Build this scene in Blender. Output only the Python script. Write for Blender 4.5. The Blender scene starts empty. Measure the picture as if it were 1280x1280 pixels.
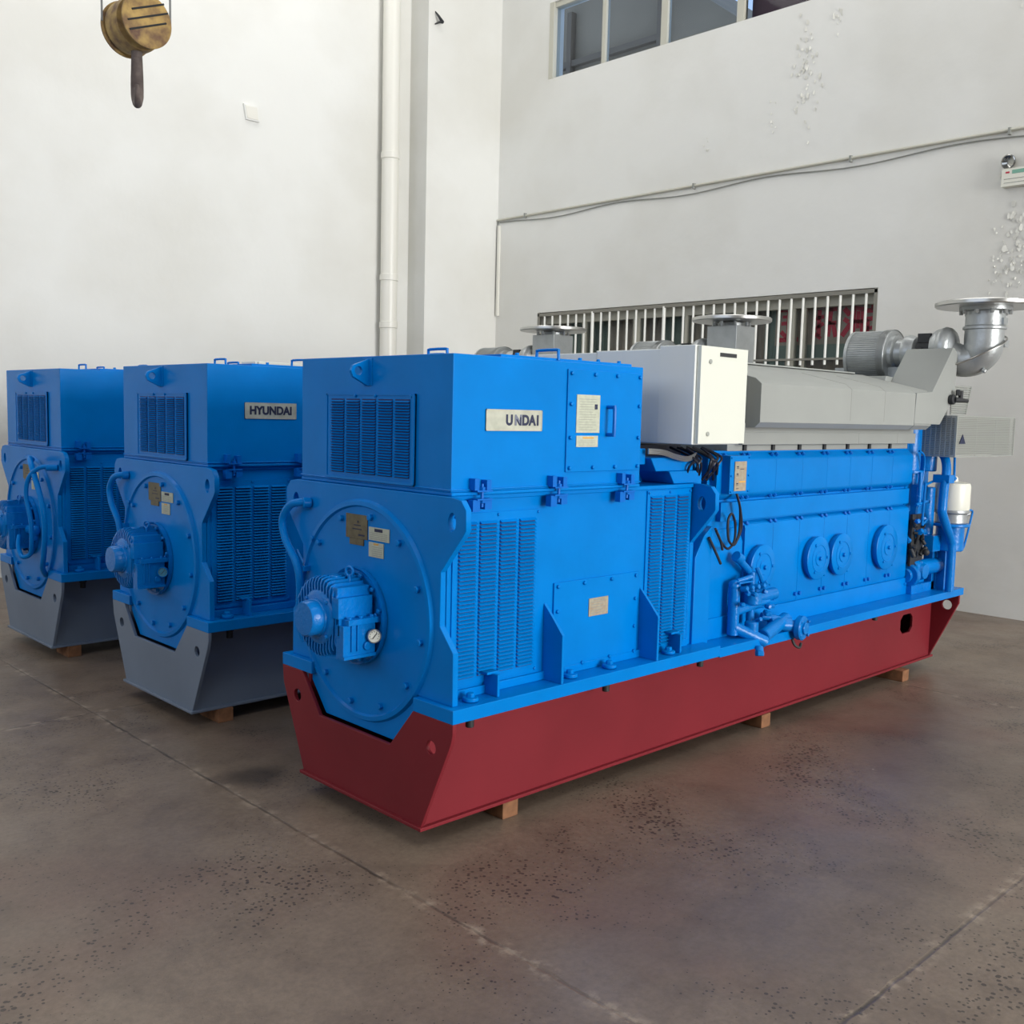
import bpy, bmesh, math, random
from mathutils import Vector, Matrix
random.seed(7)
C = bpy.context.scene.collection
PI = math.pi

# ------------------------------------------------------------------ materials
def srgb(r, g, b):
    f = lambda c: (c/255/12.92) if c/255 <= .04045 else ((c/255+.055)/1.055)**2.4
    return (f(r), f(g), f(b), 1)

def mat(name, col, rough=.5, metal=0, coat=0, bump=0, bscale=40, var=0, vscale=3, col2=None, spec=.5):
    m = bpy.data.materials.new(name); m.use_nodes = True
    nt = m.node_tree; N = nt.nodes; L = nt.links
    b = N['Principled BSDF']
    b.inputs['Base Color'].default_value = col
    b.inputs['Roughness'].default_value = rough
    b.inputs['Metallic'].default_value = metal
    b.inputs['Coat Weight'].default_value = coat
    b.inputs['Coat Roughness'].default_value = .12
    b.inputs['Specular IOR Level'].default_value = spec
    tc = N.new('ShaderNodeTexCoord')
    if var:
        n = N.new('ShaderNodeTexNoise'); n.inputs['Scale'].default_value = vscale; n.inputs['Detail'].default_value = 6
        L.new(tc.outputs['Object'], n.inputs['Vector'])
        r = N.new('ShaderNodeMapRange'); r.inputs['From Min'].default_value = .35; r.inputs['From Max'].default_value = .7
        L.new(n.outputs['Fac'], r.inputs['Value'])
        mx = N.new('ShaderNodeMix'); mx.data_type = 'RGBA'
        mx.inputs['A'].default_value = col
        mx.inputs['B'].default_value = col2 if col2 else tuple(c*(1-var) for c in col[:3])+(1,)
        L.new(r.outputs['Result'], mx.inputs['Factor']); L.new(mx.outputs['Result'], b.inputs['Base Color'])
    if bump:
        n2 = N.new('ShaderNodeTexNoise'); n2.inputs['Scale'].default_value = bscale; n2.inputs['Detail'].default_value = 4
        L.new(tc.outputs['Object'], n2.inputs['Vector'])
        bp = N.new('ShaderNodeBump'); bp.inputs['Strength'].default_value = bump; bp.inputs['Distance'].default_value = .01
        L.new(n2.outputs['Fac'], bp.inputs['Height']); L.new(bp.outputs['Normal'], b.inputs['Normal'])
        if coat: L.new(bp.outputs['Normal'], b.inputs['Coat Normal'])
    return m

M = {}
M['blue'] = mat('blue_paint', (.0, .192, .60, 1), .26, coat=.0, bump=.16, bscale=14, var=.10, vscale=5, spec=.10)
M['blue2'] = mat('blue_paint_thick', (.0, .18, .57, 1), .26, coat=.06, spec=.25, bump=.25, bscale=60, var=.15, vscale=9)
M['red'] = mat('oxide_red_paint', srgb(124, 38, 46), .42, spec=.2, bump=.08, bscale=9, var=.12, vscale=2.5)
M['skidgrey'] = mat('grey_primer_paint', srgb(112, 126, 144), .45, bump=.08, bscale=9, var=.12, vscale=2.5)
M['hood'] = mat('grey_sheet_paint', srgb(150, 153, 149), .5, bump=.04, bscale=8, var=.08, vscale=3)
M['cab'] = mat('ivory_cabinet_paint', srgb(214, 216, 204), .45)
M['cablift'] = mat('ivory_cabinet_paint_lifted', srgb(226, 229, 224), .5)  # same ivory as the door, lightened to offset the shade on it
M['silver'] = mat('silver_heat_paint', srgb(176, 180, 180), .38, metal=.55, bump=.15, bscale=50, var=.15, vscale=12)
M['steel'] = mat('bright_steel', srgb(190, 190, 186), .28, metal=.9)
M['mesh'] = mat('perforated_sheet', srgb(165, 168, 162), .45, metal=.4)
M['dark'] = mat('dark_metal', srgb(38, 40, 42), .6)
M['black'] = mat('black_gap', srgb(8, 10, 14), .8)
M['lshade'] = mat('louvre_slot_shade', srgb(6, 38, 96), .7)  # darker blue standing in for the shade inside the louvre slots
M['white'] = mat('white_filter_paint', srgb(222, 221, 208), .35)
M['wood'] = mat('pine_block', srgb(138, 94, 62), .8, var=.4, vscale=25)
M['tan'] = mat('weathered_label', srgb(162, 156, 136), .6, var=.25, vscale=60, col2=srgb(150, 130, 110))
M['olive'] = mat('tarnished_plate', srgb(112, 104, 80), .5, metal=.3, var=.35, vscale=40)
M['label'] = mat('paper_label', srgb(186, 190, 170), .6, var=.15, vscale=70)
M['ink'] = mat('dark_navy_ink', srgb(26, 34, 66), .6)
M['inkgrey'] = mat('grey_print', srgb(140, 142, 136), .7)
M['orange'] = mat('orange_print', srgb(214, 160, 70), .7)
M['inkfade'] = mat('worn_grey_ink', srgb(110, 116, 132), .7)
M['dial'] = mat('gauge_dial', srgb(222, 224, 212), .4)
M['dialblue'] = mat('overpainted_dial', srgb(60, 140, 170), .2, coat=.6)
M['clip'] = mat('dark_blue_clip', (.0, .13, .52, 1), .35, spec=.2)
M['yellow'] = mat('rusty_yellow_paint', srgb(176, 146, 84), .7, var=.5, vscale=14, col2=srgb(96, 68, 52), bump=.3)
M['rust'] = mat('rusty_steel', srgb(104, 92, 86), .7, metal=.2, var=.4, vscale=20)
M['pvc'] = mat('white_pvc', srgb(224, 222, 212), .35)
M['frame'] = mat('window_frame_paint', srgb(188, 186, 172), .5)
M['frame2'] = mat('grey_window_frame', srgb(128, 126, 116), .5)
M['bar'] = mat('white_window_bar', srgb(236, 236, 228), .4)
M['curtain'] = mat('brown_curtain', srgb(164, 152, 140), .9, var=.3, vscale=2)
M['green'] = mat('green_grey_board', srgb(116, 132, 124), .8, var=.2, vscale=2)
M['redink'] = mat('red_character_print', srgb(180, 42, 66), .7)
M['outtrim'] = mat('facade_trim_paint', srgb(120, 104, 86), .9)
M['maroon'] = mat('maroon_blind', srgb(72, 52, 66), .8)
M['outwall'] = mat('slate_building_wall', srgb(152, 134, 110), .9, var=.2, vscale=.6)
M['lampgrey'] = mat('lamp_reflector', srgb(150, 150, 146), .15, metal=.9)
M['cable'] = mat('black_cable', srgb(16, 20, 36), .45)
M['greenp'] = mat('green_print', srgb(120, 170, 150), .6)
M['rope'] = mat('steel_rope', srgb(120, 122, 120), .6)
M['mint'] = mat('silver_plate', srgb(186, 188, 172), .4, metal=.15, var=.2, vscale=30)

def glass_mat():
    m = bpy.data.materials.new('window_glass'); m.use_nodes = True
    nt = m.node_tree; N = nt.nodes; L = nt.links
    for n in list(N):
        if n.type != 'OUTPUT_MATERIAL': N.remove(n)
    out = [n for n in N if n.type == 'OUTPUT_MATERIAL'][0]
    t = N.new('ShaderNodeBsdfTransparent'); t.inputs['Color'].default_value = (.95, .97, .97, 1)
    g = N.new('ShaderNodeBsdfGlossy'); g.inputs['Roughness'].default_value = .03
    f = N.new('ShaderNodeFresnel'); f.inputs['IOR'].default_value = 1.18
    mx = N.new('ShaderNodeMixShader')
    L.new(f.outputs[0], mx.inputs[0]); L.new(t.outputs[0], mx.inputs[1]); L.new(g.outputs[0], mx.inputs[2])
    L.new(mx.outputs[0], out.inputs[0])
    return m
M['glass'] = glass_mat()

def wall_mat():
    m = mat('white_painted_plaster', srgb(224, 222, 213), .75)
    nt = m.node_tree; N = nt.nodes; L = nt.links; b = N['Principled BSDF']
    tc = N.new('ShaderNodeTexCoord')
    n = N.new('ShaderNodeTexNoise'); n.inputs['Scale'].default_value = .7; n.inputs['Detail'].default_value = 5
    L.new(tc.outputs['Object'], n.inputs['Vector'])
    mx = N.new('ShaderNodeMix'); mx.data_type = 'RGBA'
    mx.inputs['A'].default_value = srgb(224, 224, 219); mx.inputs['B'].default_value = srgb(214, 213, 206)
    mr = N.new('ShaderNodeMapRange'); mr.inputs['From Min'].default_value = .4; mr.inputs['From Max'].default_value = .65
    L.new(n.outputs['Fac'], mr.inputs['Value']); L.new(mr.outputs['Result'], mx.inputs['Factor'])
    L.new(mx.outputs['Result'], b.inputs['Base Color'])
    n2 = N.new('ShaderNodeTexNoise'); n2.inputs['Scale'].default_value = 3; n2.inputs['Detail'].default_value = 8
    L.new(tc.outputs['Object'], n2.inputs['Vector'])
    bp = N.new('ShaderNodeBump'); bp.inputs['Strength'].default_value = .25; bp.inputs['Distance'].default_value = .03
    L.new(n2.outputs['Fac'], bp.inputs['Height']); L.new(bp.outputs['Normal'], b.inputs['Normal'])
    return m
M['wall'] = wall_mat()
M['drabwall'] = mat('grey_cement_wall', (.16, .16, .155, 1), .9)
M['drabceil'] = mat('grey_roof_sheet', (.25, .25, .245, 1), .8)
M['flake'] = mat('peeling_paint', srgb(222, 221, 212), .8)

def floor_mat():
    m = bpy.data.materials.new('worn_concrete_floor'); m.use_nodes = True
    nt = m.node_tree; N = nt.nodes; L = nt.links; b = N['Principled BSDF']
    tc = N.new('ShaderNodeTexCoord'); sep = N.new('ShaderNodeSeparateXYZ')
    L.new(tc.outputs['Object'], sep.inputs[0])
    def noise(s, d=6, vec=None, rough=.6):
        n = N.new('ShaderNodeTexNoise'); n.inputs['Scale'].default_value = s; n.inputs['Detail'].default_value = d
        n.inputs['Roughness'].default_value = rough
        L.new(vec or tc.outputs['Object'], n.inputs['Vector']); return n.outputs['Fac']
    def ma(op, a, b_=None, c=None):
        n = N.new('ShaderNodeMath'); n.operation = op
        for i, v in enumerate((a, b_, c)):
            if v is None: continue
            if isinstance(v, (int, float)): n.inputs[i].default_value = v
            else: L.new(v, n.inputs[i])
        return n.outputs[0]
    def rng(v, a, b_, c=0, d=1):
        n = N.new('ShaderNodeMapRange'); n.inputs['From Min'].default_value = a; n.inputs['From Max'].default_value = b_
        n.inputs['To Min'].default_value = c; n.inputs['To Max'].default_value = d
        L.new(v, n.inputs['Value']); return n.outputs['Result']
    def mix(f, a, b_):
        n = N.new('ShaderNodeMix'); n.data_type = 'RGBA'
        L.new(f, n.inputs['Factor'])
        for k, v in (('A', a), ('B', b_)):
            if isinstance(v, tuple): n.inputs[k].default_value = v
            else: L.new(v, n.inputs[k])
        return n.outputs['Result']
    big = rng(noise(.55, 5), .35, .68)
    c = mix(big, srgb(134, 119, 103), srgb(107, 92, 80))
    med = rng(noise(3.2, 8, rough=.7), .45, .75)
    c = mix(ma('MULTIPLY', med, .7), c, srgb(80, 66, 57))
    redp = rng(noise(.9, 3), .52, .72)
    fine = rng(noise(42, 8, rough=.75), .42, .66)
    c = mix(ma('MULTIPLY', fine, .35), c, srgb(72, 60, 52))
    c = mix(ma('MULTIPLY', redp, .35), c, srgb(116, 84, 74))
    # dark pits and pale chips
    vor = N.new('ShaderNodeTexVoronoi'); vor.inputs['Scale'].default_value = 48
    L.new(tc.outputs['Object'], vor.inputs['Vector'])
    pits = ma('LESS_THAN', vor.outputs['Distance'], rng(noise(1.6, 4), .40, .66, 0.0, .36))
    c = mix(ma('MULTIPLY', pits, .85), c, srgb(54, 46, 42))
    vor2 = N.new('ShaderNodeTexVoronoi'); vor2.inputs['Scale'].default_value = 11
    L.new(tc.outputs['Object'], vor2.inputs['Vector'])
    chips = ma('LESS_THAN', vor2.outputs['Distance'], rng(noise(1.3, 4), .55, .8, 0.0, .12))
    c = mix(ma('MULTIPLY', chips, .7), c, srgb(176, 164, 148))
    # saw-cut joints of the slabs
    wob = ma('MULTIPLY', ma('SUBTRACT', noise(6, 4), .5), .03)
    def joint(coord, off, per):
        v = ma('ADD', ma('ADD', coord, -off), wob)
        v = ma('ABSOLUTE', ma('SUBTRACT', ma('FRACT', ma('ADD', ma('DIVIDE', v, per), .5)), .5))
        return ma('MULTIPLY', v, per)
    jx = joint(sep.outputs['X'], -.245, 3.96); jy = joint(sep.outputs['Y'], -1.41, 3.96)
    j = ma('MINIMUM', jx, jy)
    line = rng(j, .003, .009, 1, 0)
    edge = ma('MULTIPLY', rng(j, .006, .045, 1, 0), rng(noise(14, 6), .5, .62))
    c = mix(ma('MULTIPLY', edge, .7), c, srgb(166, 150, 132))
    c = mix(ma('MULTIPLY', line, ma('ADD', ma('MULTIPLY', rng(noise(3, 3), .4, .6), .6), .15)), c, srgb(48, 42, 38))
    # oil stain by the left skid corner
    def blob(x, y, r):
        dx = ma('SUBTRACT', sep.outputs['X'], x); dy = ma('SUBTRACT', sep.outputs['Y'], y)
        d = ma('SQRT', ma('ADD', ma('MULTIPLY', dx, dx), ma('MULTIPLY', dy, dy)))
        return rng(ma('ADD', d, ma('MULTIPLY', noise(7, 3), .12)), r, r+.12, 1, 0)
    c = mix(ma('MULTIPLY', blob(-.08, 1.22, .12), .65), c, srgb(44, 40, 38))
    L.new(c, b.inputs['Base Color'])
    rr = rng(noise(1.7, 6), .3, .7, .28, .5)
    L.new(rr, b.inputs['Roughness'])
    h = ma('SUBTRACT', ma('ADD', ma('MULTIPLY', noise(30, 6), .25), ma('MULTIPLY', noise(4, 5), .3)), ma('ADD', ma('MULTIPLY', pits, .2), ma('MULTIPLY', line, .5)))
    bp = N.new('ShaderNodeBump'); bp.inputs['Strength'].default_value = .22; bp.inputs['Distance'].default_value = .02
    L.new(h, bp.inputs['Height']); L.new(bp.outputs['Normal'], b.inputs['Normal'])
    return m
M['floor'] = floor_mat()

# ------------------------------------------------------------------ mesh builder
class B:
    def __init__(s): s.bm = bmesh.new(); s.mi = 0
    def m(s, i): s.mi = i; return s
    def face(s, vs):
        try:
            f = s.bm.faces.new(vs); f.material_index = s.mi; return f
        except ValueError: return None
    def box(s, x0, x1, y0, y1, z0, z1):
        v = [s.bm.verts.new((x, y, z)) for x in (x0, x1) for y in (y0, y1) for z in (z0, z1)]
        for q in ((0, 1, 3, 2), (4, 6, 7, 5), (0, 4, 5, 1), (2, 3, 7, 6), (0, 2, 6, 4), (1, 5, 7, 3)):
            s.face([v[i] for i in q])
        return s
    def prism(s, axis, pts, a0, a1, holes=()):
        def P(p, a):
            return {'x': (a, p[0], p[1]), 'y': (p[0], a, p[1]), 'z': (p[0], p[1], a)}[axis]
        loops = [list(pts)] + [list(h) for h in holes]
        if not holes:
            A = [s.bm.verts.new(P(p, a0)) for p in pts]; D = [s.bm.verts.new(P(p, a1)) for p in pts]
            n = len(pts); s.face(A[::-1]); s.face(D)
            for i in range(n): s.face([A[i], A[(i+1) % n], D[(i+1) % n], D[i]])
            return s
        caps = []
        for a in (a0, a1):
            vl = [[s.bm.verts.new(P(p, a)) for p in lp] for lp in loops]
            ed = []
            for l in vl:
                for i in range(len(l)): ed.append(s.bm.edges.new((l[i], l[(i+1) % len(l)])))
            r = bmesh.ops.triangle_fill(s.bm, edges=ed, use_beauty=True, use_dissolve=False)
            for g in r['geom']:
                if isinstance(g, bmesh.types.BMFace): g.material_index = s.mi
            caps.append(vl)
        for la, lb in zip(*caps):
            n = len(la)
            for i in range(n): s.face([la[i], la[(i+1) % n], lb[(i+1) % n], lb[i]])
        return s
    def frame(s, d):
        d = Vector(d).normalized()
        u = d.cross(Vector((0, 0, 1)))
        if u.length < 1e-3: u = d.cross(Vector((0, 1, 0)))
        u.normalize(); return u, d.cross(u).normalized(), d
    def lathe(s, o, d, prof, seg=28, a0=0, squash=1):
        o = Vector(o); u, v, d = s.frame(d); rings = []
        for r, h in prof:
            if r < 1e-6: rings.append([s.bm.verts.new(o+d*h)])
            else: rings.append([s.bm.verts.new(o+d*h+(u*math.cos(a0+2*PI*k/seg)*squash+v*math.sin(a0+2*PI*k/seg))*r) for k in range(seg)])
        for A, D in zip(rings, rings[1:]):
            if len(A) == 1 and len(D) == 1: continue
            for k in range(seg):
                k2 = (k+1) % seg
                if len(A) == 1: s.face([A[0], D[k2], D[k]])
                elif len(D) == 1: s.face([A[k], A[k2], D[0]])
                else: s.face([A[k], A[k2], D[k2], D[k]])
        return s
    def cyl(s, p0, p1, r, r2=None, seg=20):
        p0, p1 = Vector(p0), Vector(p1); h = (p1-p0).length; r2 = r if r2 is None else r2
        c = min(r*.12, h*.2, .006)
        return s.lathe(p0, p1-p0, [(0, 0), (r-c, 0), (r, c), (r2, h-c), (max(r2-c, 1e-4), h), (0, h)], seg)
    def bolt(s, p, d, r=.009, h=.008):
        return s.lathe(p, d, [(r, 0), (r, h), (r*.8, h*1.15), (0, h*1.2)], 6)
    def tube(s, path, r, seg=12, smooth=6, caps=True):
        P = [Vector(p) for p in path]
        if smooth and len(P) > 2:
            Q = []
            for i in range(len(P)-1):
                a, b, c, d = P[max(i-1, 0)], P[i], P[i+1], P[min(i+2, len(P)-1)]
                for k in range(smooth):
                    t = k/smooth
                    Q.append(.5*((2*b)+(c-a)*t+(2*a-5*b+4*c-d)*t*t+(3*b-a-3*c+d)*t**3))
            Q.append(P[-1]); P = Q
        rad = r if callable(r) else (lambda t: r)
        u, v, _ = s.frame(P[1]-P[0]); rings = []
        for i, p in enumerate(P):
            d = (P[min(i+1, len(P)-1)]-P[max(i-1, 0)]).normalized()
            u = (u-d*u.dot(d)).normalized(); v = d.cross(u); rr = rad(i/(len(P)-1))
            rings.append([s.bm.verts.new(p+(u*math.cos(2*PI*k/seg)+v*math.sin(2*PI*k/seg))*rr) for k in range(seg)])
        for A, D in zip(rings, rings[1:]):
            for k in range(seg): s.face([A[k], A[(k+1) % seg], D[(k+1) % seg], D[k]])
        if caps: s.face(rings[0][::-1]); s.face(rings[-1])
        return s
    def torus(s, c, d, R, r, seg=32, ms=8):
        c = Vector(c); u, v, d = s.frame(d)
        rings = [[s.bm.verts.new(c+(u*math.cos(2*PI*k/seg)+v*math.sin(2*PI*k/seg))*(R+r*math.cos(2*PI*j/ms))+d*r*math.sin(2*PI*j/ms)) for j in range(ms)] for k in range(seg)]
        for k in range(seg):
            for j in range(ms): s.face([rings[k][j], rings[(k+1) % seg][j], rings[(k+1) % seg][(j+1) % ms], rings[k][(j+1) % ms]])
        return s
    def sphere(s, c, r, sq=(1, 1, 1), seg=20, rg=12):
        prof = [(r*math.sin(PI*i/rg), -r*math.cos(PI*i/rg)) for i in range(rg+1)]
        n0 = len(s.bm.verts); s.lathe((0, 0, 0), (0, 0, 1), prof, seg)
        s.bm.verts.ensure_lookup_table()
        for vv in s.bm.verts[n0:]: vv.co = Vector((vv.co.x*sq[0]+c[0], vv.co.y*sq[1]+c[1], vv.co.z*sq[2]+c[2]))
        return s
    def mesh(s, name):
        bmesh.ops.recalc_face_normals(s.bm, faces=s.bm.faces)
        me = bpy.data.meshes.new(name); s.bm.to_mesh(me); s.bm.free()
        for p in me.polygons: p.use_smooth = True
        me.set_sharp_from_angle(angle=math.radians(38))
        return me

CACHE = {}
def part(name, parent, key, fn, mats, bevel=0, label=None, stuff=False):
    """one mesh object; the same key shares its mesh data between the three sets"""
    if isinstance(mats, str): mats = [mats]
    if key is None or key not in CACHE:
        b = B(); fn(b); me = b.mesh(name)
        for k in mats: me.materials.append(M[k])
        if key: CACHE[key] = me
    else: me = CACHE[key]
    o = bpy.data.objects.new(name, me); C.objects.link(o); o.parent = parent
    for i, k in enumerate(mats):
        if me.materials[i] != M[k]:
            o.material_slots[i].link = 'OBJECT'; o.material_slots[i].material = M[k]
    if bevel:
        md = o.modifiers.new('bevel', 'BEVEL'); md.width = bevel; md.segments = 2; md.limit_method = 'ANGLE'; md.angle_limit = math.radians(40)
        md.harden_normals = True
    if label: o['label'] = label
    if stuff: o['kind'] = 'stuff'
    return o
def tag(o, label, cat, group=None):
    o['label'] = label; o['category'] = cat
    if group: o['group'] = group
    return o
def empty(name, loc):
    o = bpy.data.objects.new(name, None); C.objects.link(o); o.location = loc; o.empty_display_size = .1; return o
def struct(name, fn, mats, bevel=0, parent=None):
    o = part(name, parent, None, fn, mats, bevel)
    if parent is None: o['kind'] = 'structure'
    return o
def text_mesh(body, size, bold=.0):
    cu = bpy.data.curves.new('txt', 'FONT'); cu.body = body; cu.size = size; cu.extrude = .0006; cu.offset = bold
    cu.align_x = 'CENTER'; cu.align_y = 'CENTER'
    o = bpy.data.objects.new('txt', cu); C.objects.link(o)
    me = bpy.data.meshes.new_from_object(o.evaluated_get(bpy.context.evaluated_depsgraph_get()))
    bpy.data.objects.remove(o); bpy.data.curves.remove(cu)
    return me
def text(name, parent, body, size, loc, rot, m, bold=0, sx=1):
    me = text_mesh(body, size, bold); me.name = name
    me.transform(Matrix.Translation(Vector(loc)) @ rot.to_4x4() @ Matrix.Diagonal((sx, 1, 1, 1)))
    me.materials.clear(); me.materials.append(M[m])
    o = bpy.data.objects.new(name, me); C.objects.link(o); o.parent = parent
    return o
ROT_SIDE = Matrix(((1, 0, 0), (0, 0, -1), (0, 1, 0)))     # reads from -Y

def circ(cx, cy, r, n=16, ry=None):
    ry = ry or r
    return [(cx+r*math.cos(2*PI*k/n), cy+ry*math.sin(2*PI*k/n)) for k in range(n)]

W = 1.12
# ------------------------------------------------------------------ the generating sets
def genset(loc, skidmat, letter):
    root = empty('generator_set', loc)
    P = lambda n, key, fn, mats, bevel=0, parent=root, label=None: part(n, parent, key, fn, mats, bevel, label)
    # ---- skid
    L = 4.30
    def f(b):
        notch = [(W, .506), (.965, .506), (.835, .345), (.362, .345), (.225, .506), (0.0, .506)]
        outer = [(.174, .07), (W-.174, .07), (W-.01, .43)] + notch + [(0.0, .47), (.01, .43)]
        b.prism('x', outer, 0, .018, holes=[circ(.118, .395, .026, 14), circ(W-.118, .395, .026, 14)])
        holes = [circ(.075, .43, .032, 14), circ(W-.075, .43, .032, 14)]
        b.prism('x', [(.174, .07), (W-.174, .07), (W, .45), (W, .506), (0, .506), (0, .45)], L-.018, L, holes=holes)
        hx, hz, a, c = 3.93, .335, .085, .06
        ho = [(hx-a, hz-c*.5), (hx-a*.6, hz-c), (hx+a*.6, hz-c), (hx+a, hz-c*.5), (hx+a, hz+c*.5), (hx+a*.6, hz+c), (hx-a*.6, hz+c), (hx-a, hz+c*.5)]
        for y0, y1 in ((.174, .19), (W-.19, W-.174)):
            b.prism('y', [(.018, .075), (L-.018, .075), (L-.018, .506), (.018, .506)], y0, y1, holes=[ho])
        b.box(-.012, L+.01, .155, W-.155, .07, .084)
        for x in (1.0, 2.0, 3.0): b.box(x, x+.015, .19, W-.19, .084, .34)
    P('skid', 'skid', f, skidmat, .003)
    # ---- blue base frame (rails)
    def f(b):
        for s in (0, 1):
            Y = (lambda y: W-y) if s else (lambda y: y)
            def yb(x0, x1, ya, yc, z0, z1): b.box(x0, x1, min(Y(ya), Y(yc)), max(Y(ya), Y(yc)), z0, z1)
            yb(0, 1.62, 0, .225, .506, .557)
            yb(1.62, 4.35, 0, .21, .5, .545)
            yb(1.62, 4.05, .133, .2, .545, .648)
            for x in (.24, 1.35):
                yb(x, x+.012, .03, .11, .557, .64); yb(x-.025, x+.035, .06, .11, .637, .647)
        b.box(4.0, 4.33, .21, W-.21, .5, .545)
        for x in (.13, .66, .90, 1.30): b.cyl((x, .055, .557), (x, .055, .575), .03, seg=24); b.bolt((x, .055, .575), (0, 0, 1), .016, .012)
    P('base_frame', 'rails', f, 'blue', .004)
    def hang(x, z, r=.02):
        def g(b):
            b.cyl((x, .095, z), (x, .095, z-.02), r*1.1); b.cyl((x, .095, z-.02), (x, .095, z-.055), r*.8)
        return g
    for i, x in enumerate((.165, .93, 1.60, 3.33)):
        P('hanging_bolt', 'hb%d' % i, hang(x, .5), 'dark')
    # ---- alternator housing
    def f(b):
        b.box(.055, 1.50, .11, 1.01, .557, 1.295)
        b.prism('x', [(.25, .6), (.365, .352), (.80, .352), (.93, .6)], .05, 1.45)
        b.box(.06, 1.5, .10, 1.02, 1.285, 1.302)
        for x0, x1 in ((.08, 1.5),): b.box(x0, x1, .098, .112, .557, .59)
    hs = P('alternator_housing', 'house', f, 'blue', .003)
    def louv(b, x0, x1, z0, z1, cols, rows, y, bord=.03):
        b.m(0).box(x0, x1, y-.006, y, z0, z1)
        w = (x1-x0-2*bord*.6)/cols; h = (z1-z0-2*bord)/rows
        for c in range(cols):
            a = x0+bord*.6+c*w+w*.08; d = a+w*.84
            for r in range(rows):
                z = z0+bord+r*h
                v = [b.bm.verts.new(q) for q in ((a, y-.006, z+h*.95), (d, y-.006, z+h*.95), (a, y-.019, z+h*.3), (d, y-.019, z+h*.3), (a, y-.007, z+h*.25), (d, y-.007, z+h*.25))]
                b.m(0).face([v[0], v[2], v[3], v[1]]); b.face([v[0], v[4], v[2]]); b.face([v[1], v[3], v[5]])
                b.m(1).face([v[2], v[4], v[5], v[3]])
                q = [b.bm.verts.new(t) for t in ((a, y-.0065, z+h*.28), (d, y-.0065, z+h*.28), (d, y-.0065, z-.002), (a, y-.0065, z-.002))]
                b.face(q)
        b.m(0)
        for cx in (x0+.01, (x0+x1)/2, x1-.01):
            for z in (z0+.01, z1-.01): b.bolt((cx, y-.006, z), (0, -1, 0), .006, .005)
    P('louver_panel', 'lp1', lambda b: louv(b, .075, .515, .60, 1.235, 4, 40, .11), ['blue', 'lshade'], parent=hs)
    P('louver_panel', 'lp2', lambda b: louv(b, 1.175, 1.49, .565, 1.28, 3, 46, .11, .022), ['blue', 'lshade'], parent=hs)
    def f(b):
        b.box(.605, 1.13, .102, .112, .575, .935)
        for x in (.625, .78, .95, 1.11):
            for z in (.59, .92): b.bolt((x, .102, z), (0, -1, 0), .009, .008)
        for z in (.7, .82):
            for x in (.625, 1.11): b.bolt((x, .102, z), (0, -1, 0), .009, .008)
    cp = P('access_panel', 'acc', f, 'blue', .002, parent=hs)
    def f(b):
        b.box(.811, .93, .0985, .102, .777, .851)
        b.m(1)
        for k in range(5): b.box(.825, .915-(.02 if k % 2 else 0), .0975, .099, .788+k*.0115, .7905+k*.0115)
        b.box(.84, .90, .0975, .099, .842, .846)
    P('label_plate', 'acl', f, ['tan', 'inkgrey'], parent=cp, label='beige data plate')
    for i, x in enumerate((.555, 1.15)):
        P('gusset_plate', 'gus%d' % i, (lambda x: lambda b: b.prism('x', [(.11, .557), (0.004, .557), (0.004, .748), (.06, .81), (.11, .862)], x, x+.014))(x), 'blue', .002, parent=hs)
    # ---- end plates
    def plate_poly(hang_):
        r = [(.565, 1.302), (.062, 1.302), (.01, 1.294), (-.016, 1.262), (-.018, 1.19), (.0, 1.165), (.113, 1.03), (.113, .835), (.038, .75) if hang_ else (.113, .75), (.036, .557) if hang_ else (.113, .557)]
        r += [(.565, .557)]
        # mirror about y = .56
        l = [(1.12-y, z) for y, z in r[1:-1]][::-1]
        if hang_: return r[:-1] + [(.235, .557), (.243, .50), (.366, .352), (.826, .352), (.95, .495), (.955, .557)] + l
        return r + l
    holes = [circ(.058, 1.214, .021, 14, .033), circ(1.062, 1.214, .021, 14, .033)]
    ep = P('end_plate', 'ep1', lambda b: b.prism('x', plate_poly(True), .028, .054, holes=holes), 'blue', .003)
    P('end_plate', 'ep2', lambda b: b.prism('x', plate_poly(False), 1.505, 1.535, holes=holes), 'blue', .003)
    def f(b):
        c = (0.028, .58, .82)
        b.lathe(c, (-1, 0, 0), [(0, .006), (.405, .006), (.412, .016), (.428, .014), (.436, .0)], 72)
        for k in range(12):
            a = 2*PI*(k+.3)/12
            b.bolt((.022, .58+.375*math.cos(a), .82+.375*math.sin(a)), (-1, 0, 0), .013, .014)
    fc = P('round_cover', 'rc', f, 'blue', parent=ep)
    # front plates and labels
    def pl(y0, y1, z0, z1, x=.0215):
        return lambda b: b.box(x-.003, x, min(y0, y1), max(y0, y1), z0, z1)
    def f(b):
        pl(.684, .543, 1.100, 1.194)(b)
        b.m(1); b.box(.0175, .019, .585, .63, 1.15, 1.154); b.box(.0175, .019, .58, .64, 1.135, 1.139)
        b.box(.0175, .019, .60, .608, 1.162, 1.17); b.box(.0175, .019, .56, .60, 1.112, 1.118)
    P('name_plate', 'np1', f, ['olive', 'ink'], parent=ep, label='tarnished square maker plate')
    P('name_plate', 'np2', lambda b: pl(.659, .566, 1.075, 1.099)(b), ['olive'], parent=ep, label='narrow tarnished plate')
    def f(b):
        pl(.533, .404, 1.104, 1.154)(b)
        b.m(1); b.box(.0175, .019, .445, .495, 1.138, 1.150)
        b.m(2)
        for k in range(4): b.box(.0175, .019, .415, .525, 1.110+k*.007, 1.1115+k*.007)
    P('warning_label', 'wl1', f, ['label', 'ink', 'inkgrey'], parent=ep, label='pale label with a dark blue heading')
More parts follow.
